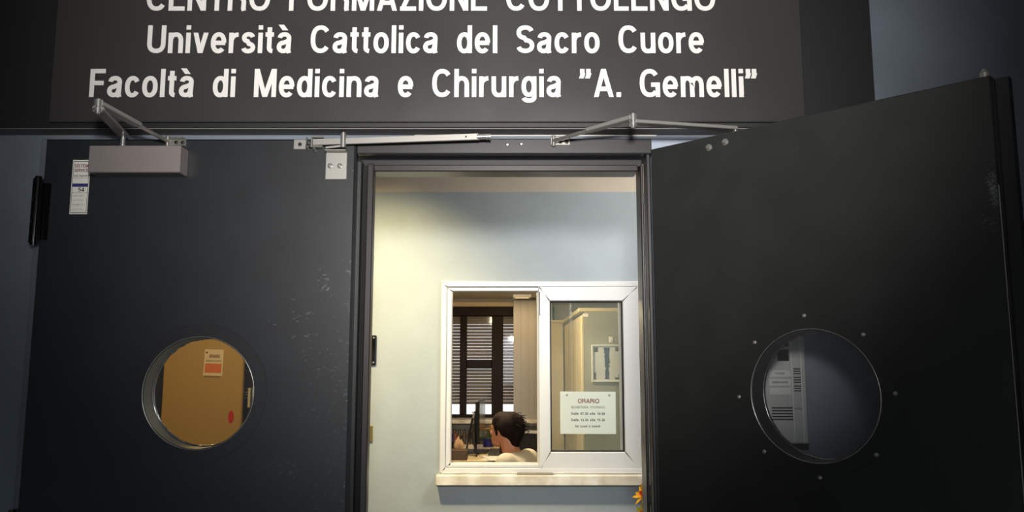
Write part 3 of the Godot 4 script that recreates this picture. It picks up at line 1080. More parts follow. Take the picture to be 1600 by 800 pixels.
func corridor() -> void:
	# passage behind the doors
	var st := new_st()
	wall_with_hole(st, Vector3(-1.3, 0, -4.12), Vector3(2.6, 2.404, -4.0), Vector2(-.359, .984), Vector2(.668, 1.938))
	var w := struct("wall_back", st, M.blue_wall, "pale blue-grey wall with the white counter window, cream above", "wall")
	part("upper_paint", bx(Vector3(-1.3, 2.404, -4.12), Vector3(2.6, 2.9, -4.0)), M.cream_wall, w)
	st = new_st()
	wall_with_hole_x(st, Vector3(2.6, 0, -4.12), Vector3(2.72, 3.0, -2.44), Vector2(-3.9, 0.5), Vector2(-2.7, 2.4))
	struct("wall_passage", st, M.blue_wall, "pale end wall of the passage on the right with a window", "wall")
	hall_glazing("window_3", Vector3(2.66, 0.5, -3.3), PI / 2, 1.2, 1.9, "white framed window at the right end of the passage", "window")
	struct("wall_outer", bx(Vector3(-4.72, 0, -8.6), Vector3(-4.6, 3.0, -2.44)), M.cream_wall, "cream wall on the far left of the deep corridor", "wall")
	struct("wall_side", bx(Vector3(-4.6, 0, -2.56), Vector3(-2.6, 3.0, -2.44)), M.cream_wall, "cream passage wall left of the hall", "wall")
	struct("ceiling_passage", bx(Vector3(-4.72, 2.9, -8.6), Vector3(2.72, 3.0, -2.56)), M.ceiling, "white ceiling of the passage and corridor", "ceiling")
	var t := thing("wall_plate", "black rectangular plate with two screws on the pale wall by the left leaf", "switch plate", Vector3(-.734, 1.59, -4.0))
	part("plate", bx(Vector3(-.052, -.075, 0), Vector3(.052, .075, .012), 0.006), M.gloss_black, t)
	for s in [-1, 1]:
		st = new_st()
		lathe(st, Vector3(.037, .062 * s, .012), Vector3(0, 0, 1), [Vector2(.005, 0), Vector2(.004, .002), Vector2(0, .003)], 10)
		part("screw", st, M.chrome, t)
	t = thing("switch_plate", "small brass switch plate low on the pale wall by the left leaf", "switch plate", Vector3(-.742, 1.178, -4.0))
	part("plate", bx(Vector3(-.05, -.04, 0), Vector3(.05, .04, .008), 0.003), M.brass, t)
	for s in [-1, 0, 1]:
		part("rocker", bx(Vector3(s * .026 - .011, -.022, .008), Vector3(s * .026 + .011, .022, .011), 0.002), M.brass, t)

func rect_frame(st: SurfaceTool, lo: Vector2, hi: Vector2, wl: float, wr: float, wt: float, wb: float, z0: float, z1: float, bev: float) -> void:
	# four mitred members with a raised chamfer
	var o := [Vector2(lo.x, lo.y), Vector2(hi.x, lo.y), Vector2(hi.x, hi.y), Vector2(lo.x, hi.y)]
	var i := [Vector2(lo.x + wl, lo.y + wb), Vector2(hi.x - wr, lo.y + wb), Vector2(hi.x - wr, hi.y - wt), Vector2(lo.x + wl, hi.y - wt)]
	for k in 4:
		var j := (k + 1) % 4
		var c: Vector2 = (o[k] + o[j] + i[k] + i[j]) / 4.0
		var oc: Vector2 = ((o[k] + o[j]) / 2.0 - c).normalized()
		var nrm := Vector3(oc.x, oc.y, 0)
		var g := 0.0002
		var tdir: Vector2 = (o[j] - o[k]).normalized() * g
		var ok: Vector2 = o[k] + tdir
		var oj: Vector2 = o[j] - tdir
		var ik: Vector2 = i[k] + tdir
		var ij: Vector2 = i[j] - tdir
		var ob: Vector2 = -oc * bev
		var p := func(v: Vector2, z: float) -> Vector3: return Vector3(v.x, v.y, z)
		quad(st, p.call(ok + ob, z1), p.call(oj + ob, z1), p.call(ij - ob, z1), p.call(ik - ob, z1), Vector3(0, 0, 1))
		quad(st, p.call(ok, z0), p.call(oj, z0), p.call(ij, z0), p.call(ik, z0), Vector3(0, 0, -1))
		quad(st, p.call(ok, z1 - bev), p.call(oj, z1 - bev), p.call(oj + ob, z1), p.call(ok + ob, z1), nrm + Vector3(0, 0, 1))
		quad(st, p.call(ik, z1 - bev), p.call(ij, z1 - bev), p.call(ij - ob, z1), p.call(ik - ob, z1), -nrm + Vector3(0, 0, 1))
		quad(st, p.call(ok, z0), p.call(oj, z0), p.call(oj, z1 - bev), p.call(ok, z1 - bev), nrm)
		quad(st, p.call(ik, z0), p.call(ij, z0), p.call(ij, z1 - bev), p.call(ik, z1 - bev), -nrm)
		# mitre faces
		quad(st, p.call(ok, z0), p.call(ik, z0), p.call(ik, z1 - bev), p.call(ok, z1 - bev), Vector3(-tdir.x, -tdir.y, 0))
		quad(st, p.call(oj, z0), p.call(ij, z0), p.call(ij, z1 - bev), p.call(oj, z1 - bev), Vector3(tdir.x, tdir.y, 0))

func counter_window() -> void:
	var at := Vector3(0.154, 0.984, -4.0)
	var t := thing("window_1", "white aluminium sliding counter window, left half open", "window", at)
	t.set_meta("kind", "structure")
	var st := new_st()
	rect_frame(st, Vector2(-.513, 0), Vector2(.514, .954), .028, .028, .028, .028, -.06, .014, .004)
	part("outer_frame", st, M.white_alu, t)
	st = new_st()
	rect_frame(st, Vector2(-.485, .028), Vector2(.486, .926), .026, .020, .022, .020, -.06, .004, .005)
	part("track", st, M.white_alu, t)
	# front sash
	st = new_st()
	rect_frame(st, Vector2(-.020, .014), Vector2(.488, .930), .058, .082, .076, .092, -.026, .012, .004)
	var s := part("sash", st, M.white_alu, t)
	st = new_st()
	rect_frame(st, Vector2(.038, .106), Vector2(.406, .854), .006, .006, .006, .006, -.024, .0085, .002)
	part("gasket", st, M.rubber, s)
	part("pane", bx(Vector3(.042, .110, -.010), Vector3(.402, .850, -.006)), M.pane, s)
	# rear sash slid behind it
	st = new_st()
	rect_frame(st, Vector2(-.027, .022), Vector2(.470, .922), .058, .078, .060, .075, -.060, -.030, .004)
	s = part("sash", st, M.white_alu, t)
	part("pane", bx(Vector3(.030, .095, -.047), Vector3(.393, .864, -.043)), M.clear, s)
	part("handle", bx(Vector3(-.016, .78, .012), Vector3(-.011, .90, .016), 0.001), M.frame_strip, s)
	# marble sill
	struct("trim_2", bx(Vector3(-.372, .934, -4.05), Vector3(.72, .983, -3.945), 0.004), M.marble, "cream marble sill under the counter window", "sill")
	var p := thing("sill_strip", "short pale plastic strip lying on the marble sill of the counter window", "strip", Vector3(.115, .983, -3.966))
	st = new_st()
	bar(st, Vector3(-.09, .005, 0), Vector3(.085, .005, .004), 0.014, 0.013, Vector3.UP, 0.003)
	part("body", st, mat(Color(0.56, 0.52, 0.46), 0.3), p)
	st = new_st()
	tube(st, Vector3(.085, .005, .004), Vector3(.094, .005, .0042), 0.004, 0.002)
	part("tip", st, mat(Color(0.6, 0.57, 0.52), 0.3), p)
	# notice taped to the pane
	t = thing("notice", "white opening hours notice in a clear sleeve on the counter window pane", "notice", Vector3(.380, 1.280, -4.003))
	t.rotation.z = -0.004
	part("sheet", bx(Vector3(-.139, -.104, .0), Vector3(.139, .104, .0008)), mat(Color(0.80, 0.83, 0.78), 0.5), t)
	st = new_st()
	# the clear sleeve bulges away from the glass a little at the top
	var n := 10
	for i in n:
		for j in n:
			var q := []
			for k in [[i, j], [i + 1, j], [i + 1, j + 1], [i, j + 1]]:
				var u: float = float(k[0]) / n
				var v: float = float(k[1]) / n
				q.append(Vector3(lerpf(-.146, .142, u), lerpf(-.107, .122, v), .0022 + .014 * pow(v, 3.0) * pow(1.0 - u, 1.6) + .006 * sin(u * 7.0) * v * v * (1.0 - u)))
			quad(st, q[0], q[1], q[2], q[3], Vector3(0, 0, 1))
	st.index()
	st.generate_normals()
	part("sleeve", st, M.clear, t)
	var z := .0014
	sign_line("ORARIO", -.051, .057, .047, .0215, z, t, M.red_ink, .0002)
	print_text("SEGRETERIA  STUDENTI", Vector3(0, .027, z), 0.0115, M.ink, t, "printed_line", false, .168)
	print_text("Dalle  07.30  alle  10.30", Vector3(0, -.004, z), 0.0125, M.ink, t, "printed_line", true, .168)
	print_text("Dalle  13.30  alle  15.30", Vector3(0, -.035, z), 0.0125, M.ink, t, "printed_line", true, .168)
	print_text("Dal  Lunedì  al  Venerdì", Vector3(-.002, -.066, z), 0.0105, M.ink, t, "printed_line", true, .124)
	st = new_st()
	tube(st, Vector3(.107, .086, .0008), Vector3(.107, .086, .0014), 0.006)
	part("emblem", st, mat(Color(0.55, 0.58, 0.56), 0.6), t)
	st = new_st()
	tube(st, Vector3(-.105, .086, .0008), Vector3(-.105, .086, .0014), 0.006)
	part("emblem", st, mat(Color(0.55, 0.58, 0.56), 0.6), t)

func office() -> void:
	# shell of the office
	struct("wall_partition", bx(Vector3(-1.3, 0, -8.4), Vector3(-1.2, 2.9, -4.12)), M.office_wall, "office side wall between office and deep corridor", "wall")
	struct("wall_office", bx(Vector3(2.5, 0, -8.4), Vector3(2.6, 2.9, -4.12)), M.office_wall, "office wall on the far right behind the cabinets", "wall")
	struct("ceiling_office", bx(Vector3(-1.2, 2.18, -8.4), Vector3(2.5, 2.28, -4.12)), M.ceiling, "low white ceiling of the office", "ceiling")
	var st := new_st()
	wall_with_hole(st, Vector3(-1.3, 0, -8.52), Vector3(2.6, 2.9, -8.4), Vector2(-1.0, .935), Vector2(.45, 2.09))
	struct("wall_far", st, M.office_wall, "office end wall with the brown shuttered window", "wall")
	# far window
	var at := Vector3(-.275, .935, -8.4)
	var t := thing("window_2", "dark brown wooden office window with a half lowered roller shutter", "window", at)
	t.set_meta("kind", "structure")
	var o := func(x0: float, y0: float, x1: float, y1: float, z0: float, z1: float) -> SurfaceTool:
		return bx(Vector3(x0 - at.x, y0 - at.y, z0), Vector3(x1 - at.x, y1 - at.y, z1), 0.006)
	part("head_rail", o.call(-1.0, 1.995, .45, 2.09, -.07, .02), M.brown_wood, t)
	part("bottom_rail", o.call(-1.0, .935, .45, .965, -.07, .02), M.brown_wood, t)
	part("stile", o.call(-1.0, .965, -.93, 1.995, -.07, .02), M.brown_wood, t)
	part("stile", o.call(-.55, .965, -.48, 1.995, -.07, .02), M.brown_wood, t)
	part("stile", o.call(-.215, .965, -.095, 1.995, -.07, .02), M.brown_wood, t)
	part("stile", o.call(.38, .965, .45, 1.995, -.07, .02), M.brown_wood, t)
	part("middle_rail", o.call(-.48, 1.44, -.215, 1.535, -.06, .012), M.brown_wood, t)
	for q in [[-.93, .965, -.55, 1.995], [-.48, .965, -.215, 1.44], [-.48, 1.535, -.215, 1.995], [-.095, .965, .38, 1.995]]:
		part("pane", bx(Vector3(q[0] - at.x, q[1] - at.y, -.035), Vector3(q[2] - at.x, q[3] - at.y, -.030)), M.clear, t)
	var slat_m := mat(Color(0.38, 0.31, 0.23), 0.6)
	var sh: Mesh = null
	for k in 30:
		var y := 1.066 + k * .0338
		var h := .0314 if k < 25 else .0338
		if sh == null or k == 25:
			sh = bx(Vector3(-.72, 0, -.006), Vector3(.72, h, .006), 0.004).commit()
		var s := MeshInstance3D.new()
		s.mesh = sh
		s.material_override = slat_m
		s.name = "slat"
		t.add_child(s, true)
		s.position = Vector3(0, y - at.y, -.100)
	# boxed shutter housing, sill
	struct("trim_3", bx(Vector3(-1.1, 2.092, -8.4), Vector3(.02, 2.145, -8.33), 0.006), mat(Color(0.70, 0.62, 0.48), 0.5), "beige shutter housing above the brown office window", "trim")
	struct("trim_4", bx(Vector3(-1.1, .885, -8.40), Vector3(.35, .925, -8.2), 0.006), M.marble, "pale stone sill under the brown office window", "sill")
	# tall grey blind to the right of the window
	t = thing("vertical_blind", "grey vertical blind hanging right of the brown office window", "blind", Vector3(.17, .86, -8.26))
	part("headrail", bx(Vector3(-.17, 1.29, -.03), Vector3(.24, 1.318, .03), 0.003), mat(Color(0.5, 0.5, 0.5), 0.5), t)
	for k in 5:
		st = new_st()
		xf = Transform3D(Basis(Vector3.UP, 0.28), Vector3(-.112 + k * .08, 0, 0))
		box(st, Vector3(-.044, 0, -.0015), Vector3(.044, 1.29, .0015))
		xf = Transform3D.IDENTITY
		part("vane", st, mat(Color(0.70, 0.69, 0.67), 0.8), t)
	# radiator
	t = thing("radiator", "grey ribbed radiator under the office window sill", "radiator", Vector3(-.5, .12, -8.33))
	for k in 15:
		st = new_st()
		box(st, Vector3(-.36 + k * .05, 0, -.045), Vector3(-.36 + k * .05 + .034, .70, .045), 0.012)
		part("section", st, mat(Color(0.36, 0.31, 0.25), 0.45), t)
	st = new_st()
	for y in [.06, .64]:
		tube(st, Vector3(-.36, y, 0), Vector3(.38, y, 0), 0.016)
	tube(st, Vector3(.36, -.12, 0), Vector3(.36, .06, 0), 0.010)
	tube(st, Vector3(-.34, -.12, 0), Vector3(-.34, .06, 0), 0.010)
	part("pipe", st, mat(Color(0.36, 0.31, 0.25), 0.45), t)
	# desk
	t = thing("desk", "light wooden office desk behind the counter window", "desk", Vector3(-.25, 0, -6.65))
	part("top", bx(Vector3(-.75, .752, -.55), Vector3(.20, .785, .55), 0.004), M.desk, t)
	part("front_panel", bx(Vector3(-.68, .35, .44), Vector3(.13, .752, .46), 0.002), M.desk, t)
	for x in [-.70, .12]:
		part("side_panel", bx(Vector3(x, 0, -.5), Vector3(x + .03, .752, .5), 0.002), M.desk, t)
	desk_things()
	# cabinets on the right
	for k in 2:
		var z1 := -6.0 - k * .95
		t = thing("tall_cabinet", ["cream tall cupboard nearest the counter, poster on its olive end panel", "cream tall cupboard behind the one that carries the poster"][k], "cupboard", Vector3(.76, 0, z1), 0.0, "tall cream office cupboards")
		part("body", bx(Vector3(-.21, .05, -.94), Vector3(.22, 1.90, 0), 0.002), M.cabinet_side, t)
		part("plinth", bx(Vector3(-.19, 0, -.93), Vector3(.2, .05, -.01)), M.black, t)
		part("cornice", bx(Vector3(-.255, 1.90, -.945), Vector3(.225, 1.93, .004), 0.006), M.cabinet, t)
		for j in 2:
			var d := part("door", bx(Vector3(-.236, .07, -.935 + j * .47), Vector3(-.211, 1.875, -.475 + j * .47), 0.006), M.cabinet, t)
			st = new_st()
			ball(st, Vector3(-.25, 1.05, -.52 if j == 0 else -.42), Vector3.ONE * .013, 8, 12)
			part("knob", st, M.brass, d)
	t = thing("narrow_cupboard", "narrow cream cupboard facing the counter at the end of the cupboard row", "cupboard", Vector3(.455, 0, -7.93), 0.0, "tall cream office cupboards")
	part("body", bx(Vector3(-.075, .05, -.3), Vector3(.06, 1.90, 0), 0.003), M.cabinet, t)
	part("cornice", bx(Vector3(-.095, 1.90, -.31), Vector3(.06, 1.93, .02), 0.006), M.cabinet, t)
	part("plinth", bx(Vector3(-.07, 0, -.29), Vector3(.055, .05, -.01)), M.black, t)
	for k in 28:
		part("louvre", bx(Vector3(-.092, .25 + k * .057, -.29), Vector3(-.076, .25 + k * .057 + .03, -.01), 0.002), M.cabinet, t)
	# poster, tag, hook and bag
	t = thing("poster", "framed pale poster with a dark blue column on the cupboard end panel", "poster", Vector3(.745, 1.512, -5.9985))
	part("backing", bx(Vector3(-.14, -.135, 0), Vector3(.17, .135, .006), 0.001), mat(Color(0.80, 0.82, 0.80), 0.5), t)
	st = new_st()
	rect_frame(st, Vector2(-.145, -.14), Vector2(.175, .14), .012, .012, .012, .012, 0.0, .014, .002)
	part("frame", st, mat(Color(0.85, 0.86, 0.82), 0.4), t)
	var rng := RandomNumberGenerator.new()
	rng.seed = 9
	st = new_st()
	for k in 16:
		var w0 := rng.randf_range(.012, .022)
		box(st, Vector3(-.028 - w0 + rng.randf_range(-.004, .004), .118 - k * .0148 - .0148, .006), Vector3(-.028 + w0, .118 - k * .0148, .0068))
	part("printed_column", st, mat(Color(0.20, 0.25, 0.34), 0.6), t)
	st = new_st()
	for q in [[-.125, .085, -.095, .12], [-.128, -.12, -.112, -.07], [.03, -.12, .07, -.105], [.055, -.12, .075, -.085], [.035, .09, .07, .12], [.09, .09, .125, .12], [.095, -.12, .125, .0]]:
		box(st, Vector3(q[0], q[1], .006), Vector3(q[2], q[3], .0068))
	part("printed_shape", st, mat(Color(0.30, 0.30, 0.26), 0.6), t)
	t = thing("label_tag", "small white paper tag near the top of the cupboard end panel", "tag", Vector3(.558, 1.875, -6.0))
	part("sheet", bx(Vector3(-.022, -.011, 0), Vector3(.022, .011, .001)), M.paper, t)
	t = thing("wall_hook", "white adhesive hook above the poster on the cupboard end panel", "hook", Vector3(.75, 1.69, -6.0))
	part("plate", bx(Vector3(-.016, -.022, 0), Vector3(.016, .022, .004), 0.002), M.paper, t)
	st = new_st()
	path_tube(st, [Vector3(0, -.004, .004), Vector3(0, -.012, .02), Vector3(0, -.004, .028)], 0.003)
	part("prong", st, M.steel, t)

func desk_things() -> void:
	var y := 0.785
	# monitor seen edge on
	var t := thing("monitor", "thin black computer monitor seen edge-on on the desk", "monitor", Vector3(-.255, y, -6.62), deg_to_rad(-3))
	part("panel", bx(Vector3(-.022, .09, -.27), Vector3(.012, .42, .27), 0.008), M.gloss_black, t)
	part("back_cover", bx(Vector3(-.05, .16, -.14), Vector3(-.022, .34, .14), 0.01), M.black, t)
	var st := new_st()
	bar(st, Vector3(-.045, .01, 0), Vector3(-.045, .22, 0), 0.06, 0.02, Vector3(1, 0, 0), 0.004)
	part("stand", st, M.black, t)
	part("base", bx(Vector3(-.14, 0, -.12), Vector3(.06, .012, .12), 0.004), M.black, t)
	# desk telephone / reading lamp beside it
	t = thing("document_holder", "tall dark document stand left of the monitor on the desk", "stand", Vector3(-.335, y, -6.33))
	st = new_st()
	bar(st, Vector3(-.03, 0, 0), Vector3(.025, .30, 0), 0.16, 0.012, Vector3(1, 0, 0), 0.004)
	part("board", st, M.gloss_black, t)
	st = new_st()
	bar(st, Vector3(.06, 0, 0), Vector3(.01, .2, 0), 0.05, 0.01, Vector3(1, 0, 0), 0.003)
	part("strut", st, M.black, t)
	st = new_st()
	path_tube(st, [Vector3(.02, .27, 0), Vector3(.035, .33, 0), Vector3(.02, .345, .0)], 0.006)
	part("clip", st, M.steel, t)
	# tissue box
	t = thing("tissue_box", "brown tissue box with a crumpled tissue at the front of the desk", "tissue box", Vector3(-.405, y, -6.16))
	part("carton", bx(Vector3(-.075, 0, -.06), Vector3(.065, .075, .06), 0.003), mat(Color(0.30, 0.22, 0.14), 0.6), t)
	st = new_st()
	for k in 7:
		var a := k * TAU / 7.0
		blade(st, Vector3(cos(a) * .012, .074, sin(a) * .008), Vector3(cos(a) * .55, 1, sin(a) * .4), Vector3(cos(a), -.3, sin(a)), .055 + .02 * (k % 3), .05, .35)
	part("tissue", st, mat(Color(0.72, 0.58, 0.44), 0.9), t)
	# pencil cup
	t = thing("pencil_cup", "dark pencil cup with pens beside the tissue box", "pencil cup", Vector3(-.46, y, -6.42))
	st = new_st()
	lathe(st, Vector3.ZERO, Vector3.UP, [Vector2(0, 0), Vector2(.034, 0), Vector2(.036, .10), Vector2(.033, .10), Vector2(.031, .006), Vector2(0, .006)], 20)
	part("cup", st, M.black, t)
	for k in 4:
		st = new_st()
		tube(st, Vector3(.01 * (k - 1.5), .01, .008 * (k % 2)), Vector3(.022 * (k - 1.5), .15 + .01 * (k % 3), .02 * (k % 2) - .01), 0.004, 0.0035, 8)
		part("pen", st, mat([Color(0.8, 0.78, 0.7), Color(0.15, 0.15, 0.4), Color(0.7, 0.2, 0.15), Color(0.1, 0.1, 0.1)][k], 0.4), t)
	# yellow flowers in a blue pot
	t = thing("flower_pot", "blue pot of yellow flowers on the desk behind the monitor", "potted plant", Vector3(-.205, y, -7.02))
	st = new_st()
	lathe(st, Vector3.ZERO, Vector3.UP, [Vector2(0, 0), Vector2(.045, 0), Vector2(.06, .075), Vector2(.055, .075), Vector2(.05, .06), Vector2(0, .06)], 24)
	part("pot", st, mat(Color(0.08, 0.10, 0.40), 0.3), t)
	var rng := RandomNumberGenerator.new()
	rng.seed = 4
	for k in 7:
		var a := rng.randf() * TAU
		var top := Vector3(cos(a) * rng.randf_range(.02, .07), rng.randf_range(.12, .175), sin(a) * .06)
		st = new_st()
		tube(st, Vector3(cos(a) * .02, .06, sin(a) * .02), top, 0.002, 0.002, 6)
		part("stem", st, mat(Color(0.2, 0.35, 0.12), 0.6), t)
		st = new_st()
		for j in 8:
			var b := j * TAU / 8.0
			blade(st, top, Vector3(cos(b), .5, sin(b)), Vector3.UP, .032, .018, .3, 4)
		part("flower", st, mat(Color(0.92, 0.70, 0.15), 0.6), t)
	st = new_st()
	for k in 9:
		var a := k * TAU / 9.0
		blade(st, Vector3(cos(a) * .02, .06, sin(a) * .02), Vector3(cos(a), .7, sin(a)), Vector3.UP, .08, .028, .5, 5)
	part("leaf", st, mat(Color(0.16, 0.30, 0.12), 0.6), t)
	# keyboard
	t = thing("keyboard", "dark computer keyboard on the desk below the monitor", "keyboard", Vector3(-.13, y, -6.5), deg_to_rad(90))
	part("case", bx(Vector3(-.2, 0, -.06), Vector3(.2, .018, .06), 0.005), M.black, t)
	for r in 5:
		st = new_st()
		for k in 14:
			box(st, Vector3(-.19 + k * .0272, .018, -.052 + r * .021), Vector3(-.19 + k * .0272 + .023, .024, -.052 + r * .021 + .017), 0.002)
		part("key_row", st, mat(Color(0.12, 0.12, 0.12), 0.5), t)
	# papers
	for k in 5:
		t = thing("paper_sheet", ["white paper sheet at the bottom of the fanned papers on the desk", "second white sheet of the fanned papers on the desk", "middle white sheet of the fanned papers on the desk", "fourth white sheet of the fanned papers on the desk", "topmost white sheet of the fanned papers on the desk"][k], "paper", Vector3(-.10 + .03 * (k % 3), y + .0015 * k, -6.24 + .03 * (k % 2)), .2 * k - .3, "fanned papers on the desk")
		part("sheet", bx(Vector3(-.105, .0002, -.148), Vector3(.105, .0014, .148)), M.paper, t)
	# dark mouse and cable
	t = thing("cable", "white cable looping at the left front corner of the desk", "cable", Vector3(-.50, y, -6.2))
	st = new_st()
	var pts := []
	for i in 15:
		var a := PI * i / 14.0
		pts.append(Vector3(-.02 + .11 * cos(a + PI), .004 + .05 * sin(a), .02 - .25 * float(i) / 14.0))
	path_tube(st, pts, 0.004, 8)
	part("wire", st, mat(Color(0.85, 0.83, 0.78), 0.4), t)

func beyond_left() -> void:
	# end of the deep corridor, seen through the left porthole
	struct("wall_end", bx(Vector3(-4.6, 0, -8.6), Vector3(-1.3, 2.9, -8.45)), M.cream_wall, "cream end wall of the deep corridor", "wall")
	struct("trim_5", bx(Vector3(-3.80, 0, -8.45), Vector3(-1.9, 2.4, -8.40), 0.004), mat(Color(0.10, 0.06, 0.035), 0.5), "very dark brown sheet for the unlit depth behind the tan partition", "trim")  # dark sheet added; its colour stands in for the unlit space behind
	var t := thing("partition", "tan partition panel standing at the end of the corridor, seen through the left porthole", "partition", Vector3(-3.17, 0, -8.2))
	part("panel", bx(Vector3(-.413, .04, -.03), Vector3(.41, 2.3, .03), 0.012), mat(Color(0.76, 0.63, 0.34), 0.55), t)
	for s in [-1, 1]:
		part("foot", bx(Vector3(s * .3 - .04, 0, -.16), Vector3(s * .3 + .04, .04, .16), 0.004), M.black, t)
	t = thing("timetable", "cream timetable sheet with an orange block on the tan partition", "notice", Vector3(-3.07, 1.506, -8.17))
	t.rotation.z = -0.03
	part("sheet", bx(Vector3(-.098, -.134, 0), Vector3(.098, .134, .001)), mat(Color(0.95, 0.90, 0.78), 0.6), t)
	part("orange_block", bx(Vector3(-.085, -.105, .001), Vector3(.085, -.01, .0016)), mat(Color(0.92, 0.50, 0.16), 0.6), t)
	sign_line("ORARIO", -.05, .06, .048, .034, .001, t, M.red_ink, .0004)
	print_text("SEGRETERIA STUDENTI", Vector3(.0, .016, .0018), 0.014, M.ink, t, "printed_line", true, .16)
	var st := new_st()
	tube(st, Vector3(-.075, .1, .001), Vector3(-.075, .1, .002), 0.010)
	part("emblem", st, M.red_ink, t)
	part("tape", bx(Vector3(-.09, -.152, 0), Vector3(.08, -.14, .0012)), mat(Color(0.55, 0.42, 0.24), 0.4), t)
	t = thing("red_reflection", "small red oval standing in for a red reflection on the tan partition", "sticker", Vector3(-2.865, .955, -8.17))
	st = new_st()
	ball(st, Vector3(0, 0, .001), Vector3(.028, .065, .003), 12, 20)
	part("disc", st, mat(Color(0.85, 0.12, 0.08), 0.4), t)  # red disc painted in for a blurred red reflection
	t = thing("wall_rack", "small white metal rack on the dark sheet right of the partition", "rack", Vector3(-2.79, 1.04, -8.40))
	part("post", bx(Vector3(.030, 0, .0), Vector3(.055, .20, .06), 0.003), mat(Color(0.95, 0.93, 0.88), 0.4), t)
	for y in [.095, .125, .15, .19]:
		part("rung", bx(Vector3(-.25, y, .02), Vector3(.03, y + (.012 if y < .14 and y > .1 or y == .15 else .006), .03), 0.002), mat(Color(0.95, 0.93, 0.88), 0.4), t)
	t = thing("console_table", "low dark console table against the dark sheet right of the partition", "table", Vector3(-2.45, 0, -8.22))
	part("top", bx(Vector3(-.5, .80, -.17), Vector3(.4, .84, -.02), 0.004), M.brown_wood, t)
	for q in [[-.30, -.16], [.35, -.16], [-.30, -.06], [.35, -.06]]:
		part("leg", bx(Vector3(q[0], 0, q[1]), Vector3(q[0] + .03, .80, q[1] + .03), 0.002), M.brown_wood, t)
	t = thing("red_ornament", "small red and gold ornament on the console table", "ornament", Vector3(-2.81, .84, -8.31))
	st = new_st()
	lathe(st, Vector3.ZERO, Vector3.UP, [Vector2(0, 0), Vector2(.04, 0), Vector2(.05, .02), Vector2(.02, .035), Vector2(0, .035)], 20)
	part("base", st, M.brass, t)
	st = new_st()
	ball(st, Vector3(0, .07, 0), Vector3(.042, .04, .042))
	part("bauble", st, mat(Color(0.75, 0.10, 0.06), 0.25), t)
	st = new_st()
	ball(st, Vector3(.06, .04, .02), Vector3(.022, .03, .022))
	part("gold_bead", st, M.brass, t)

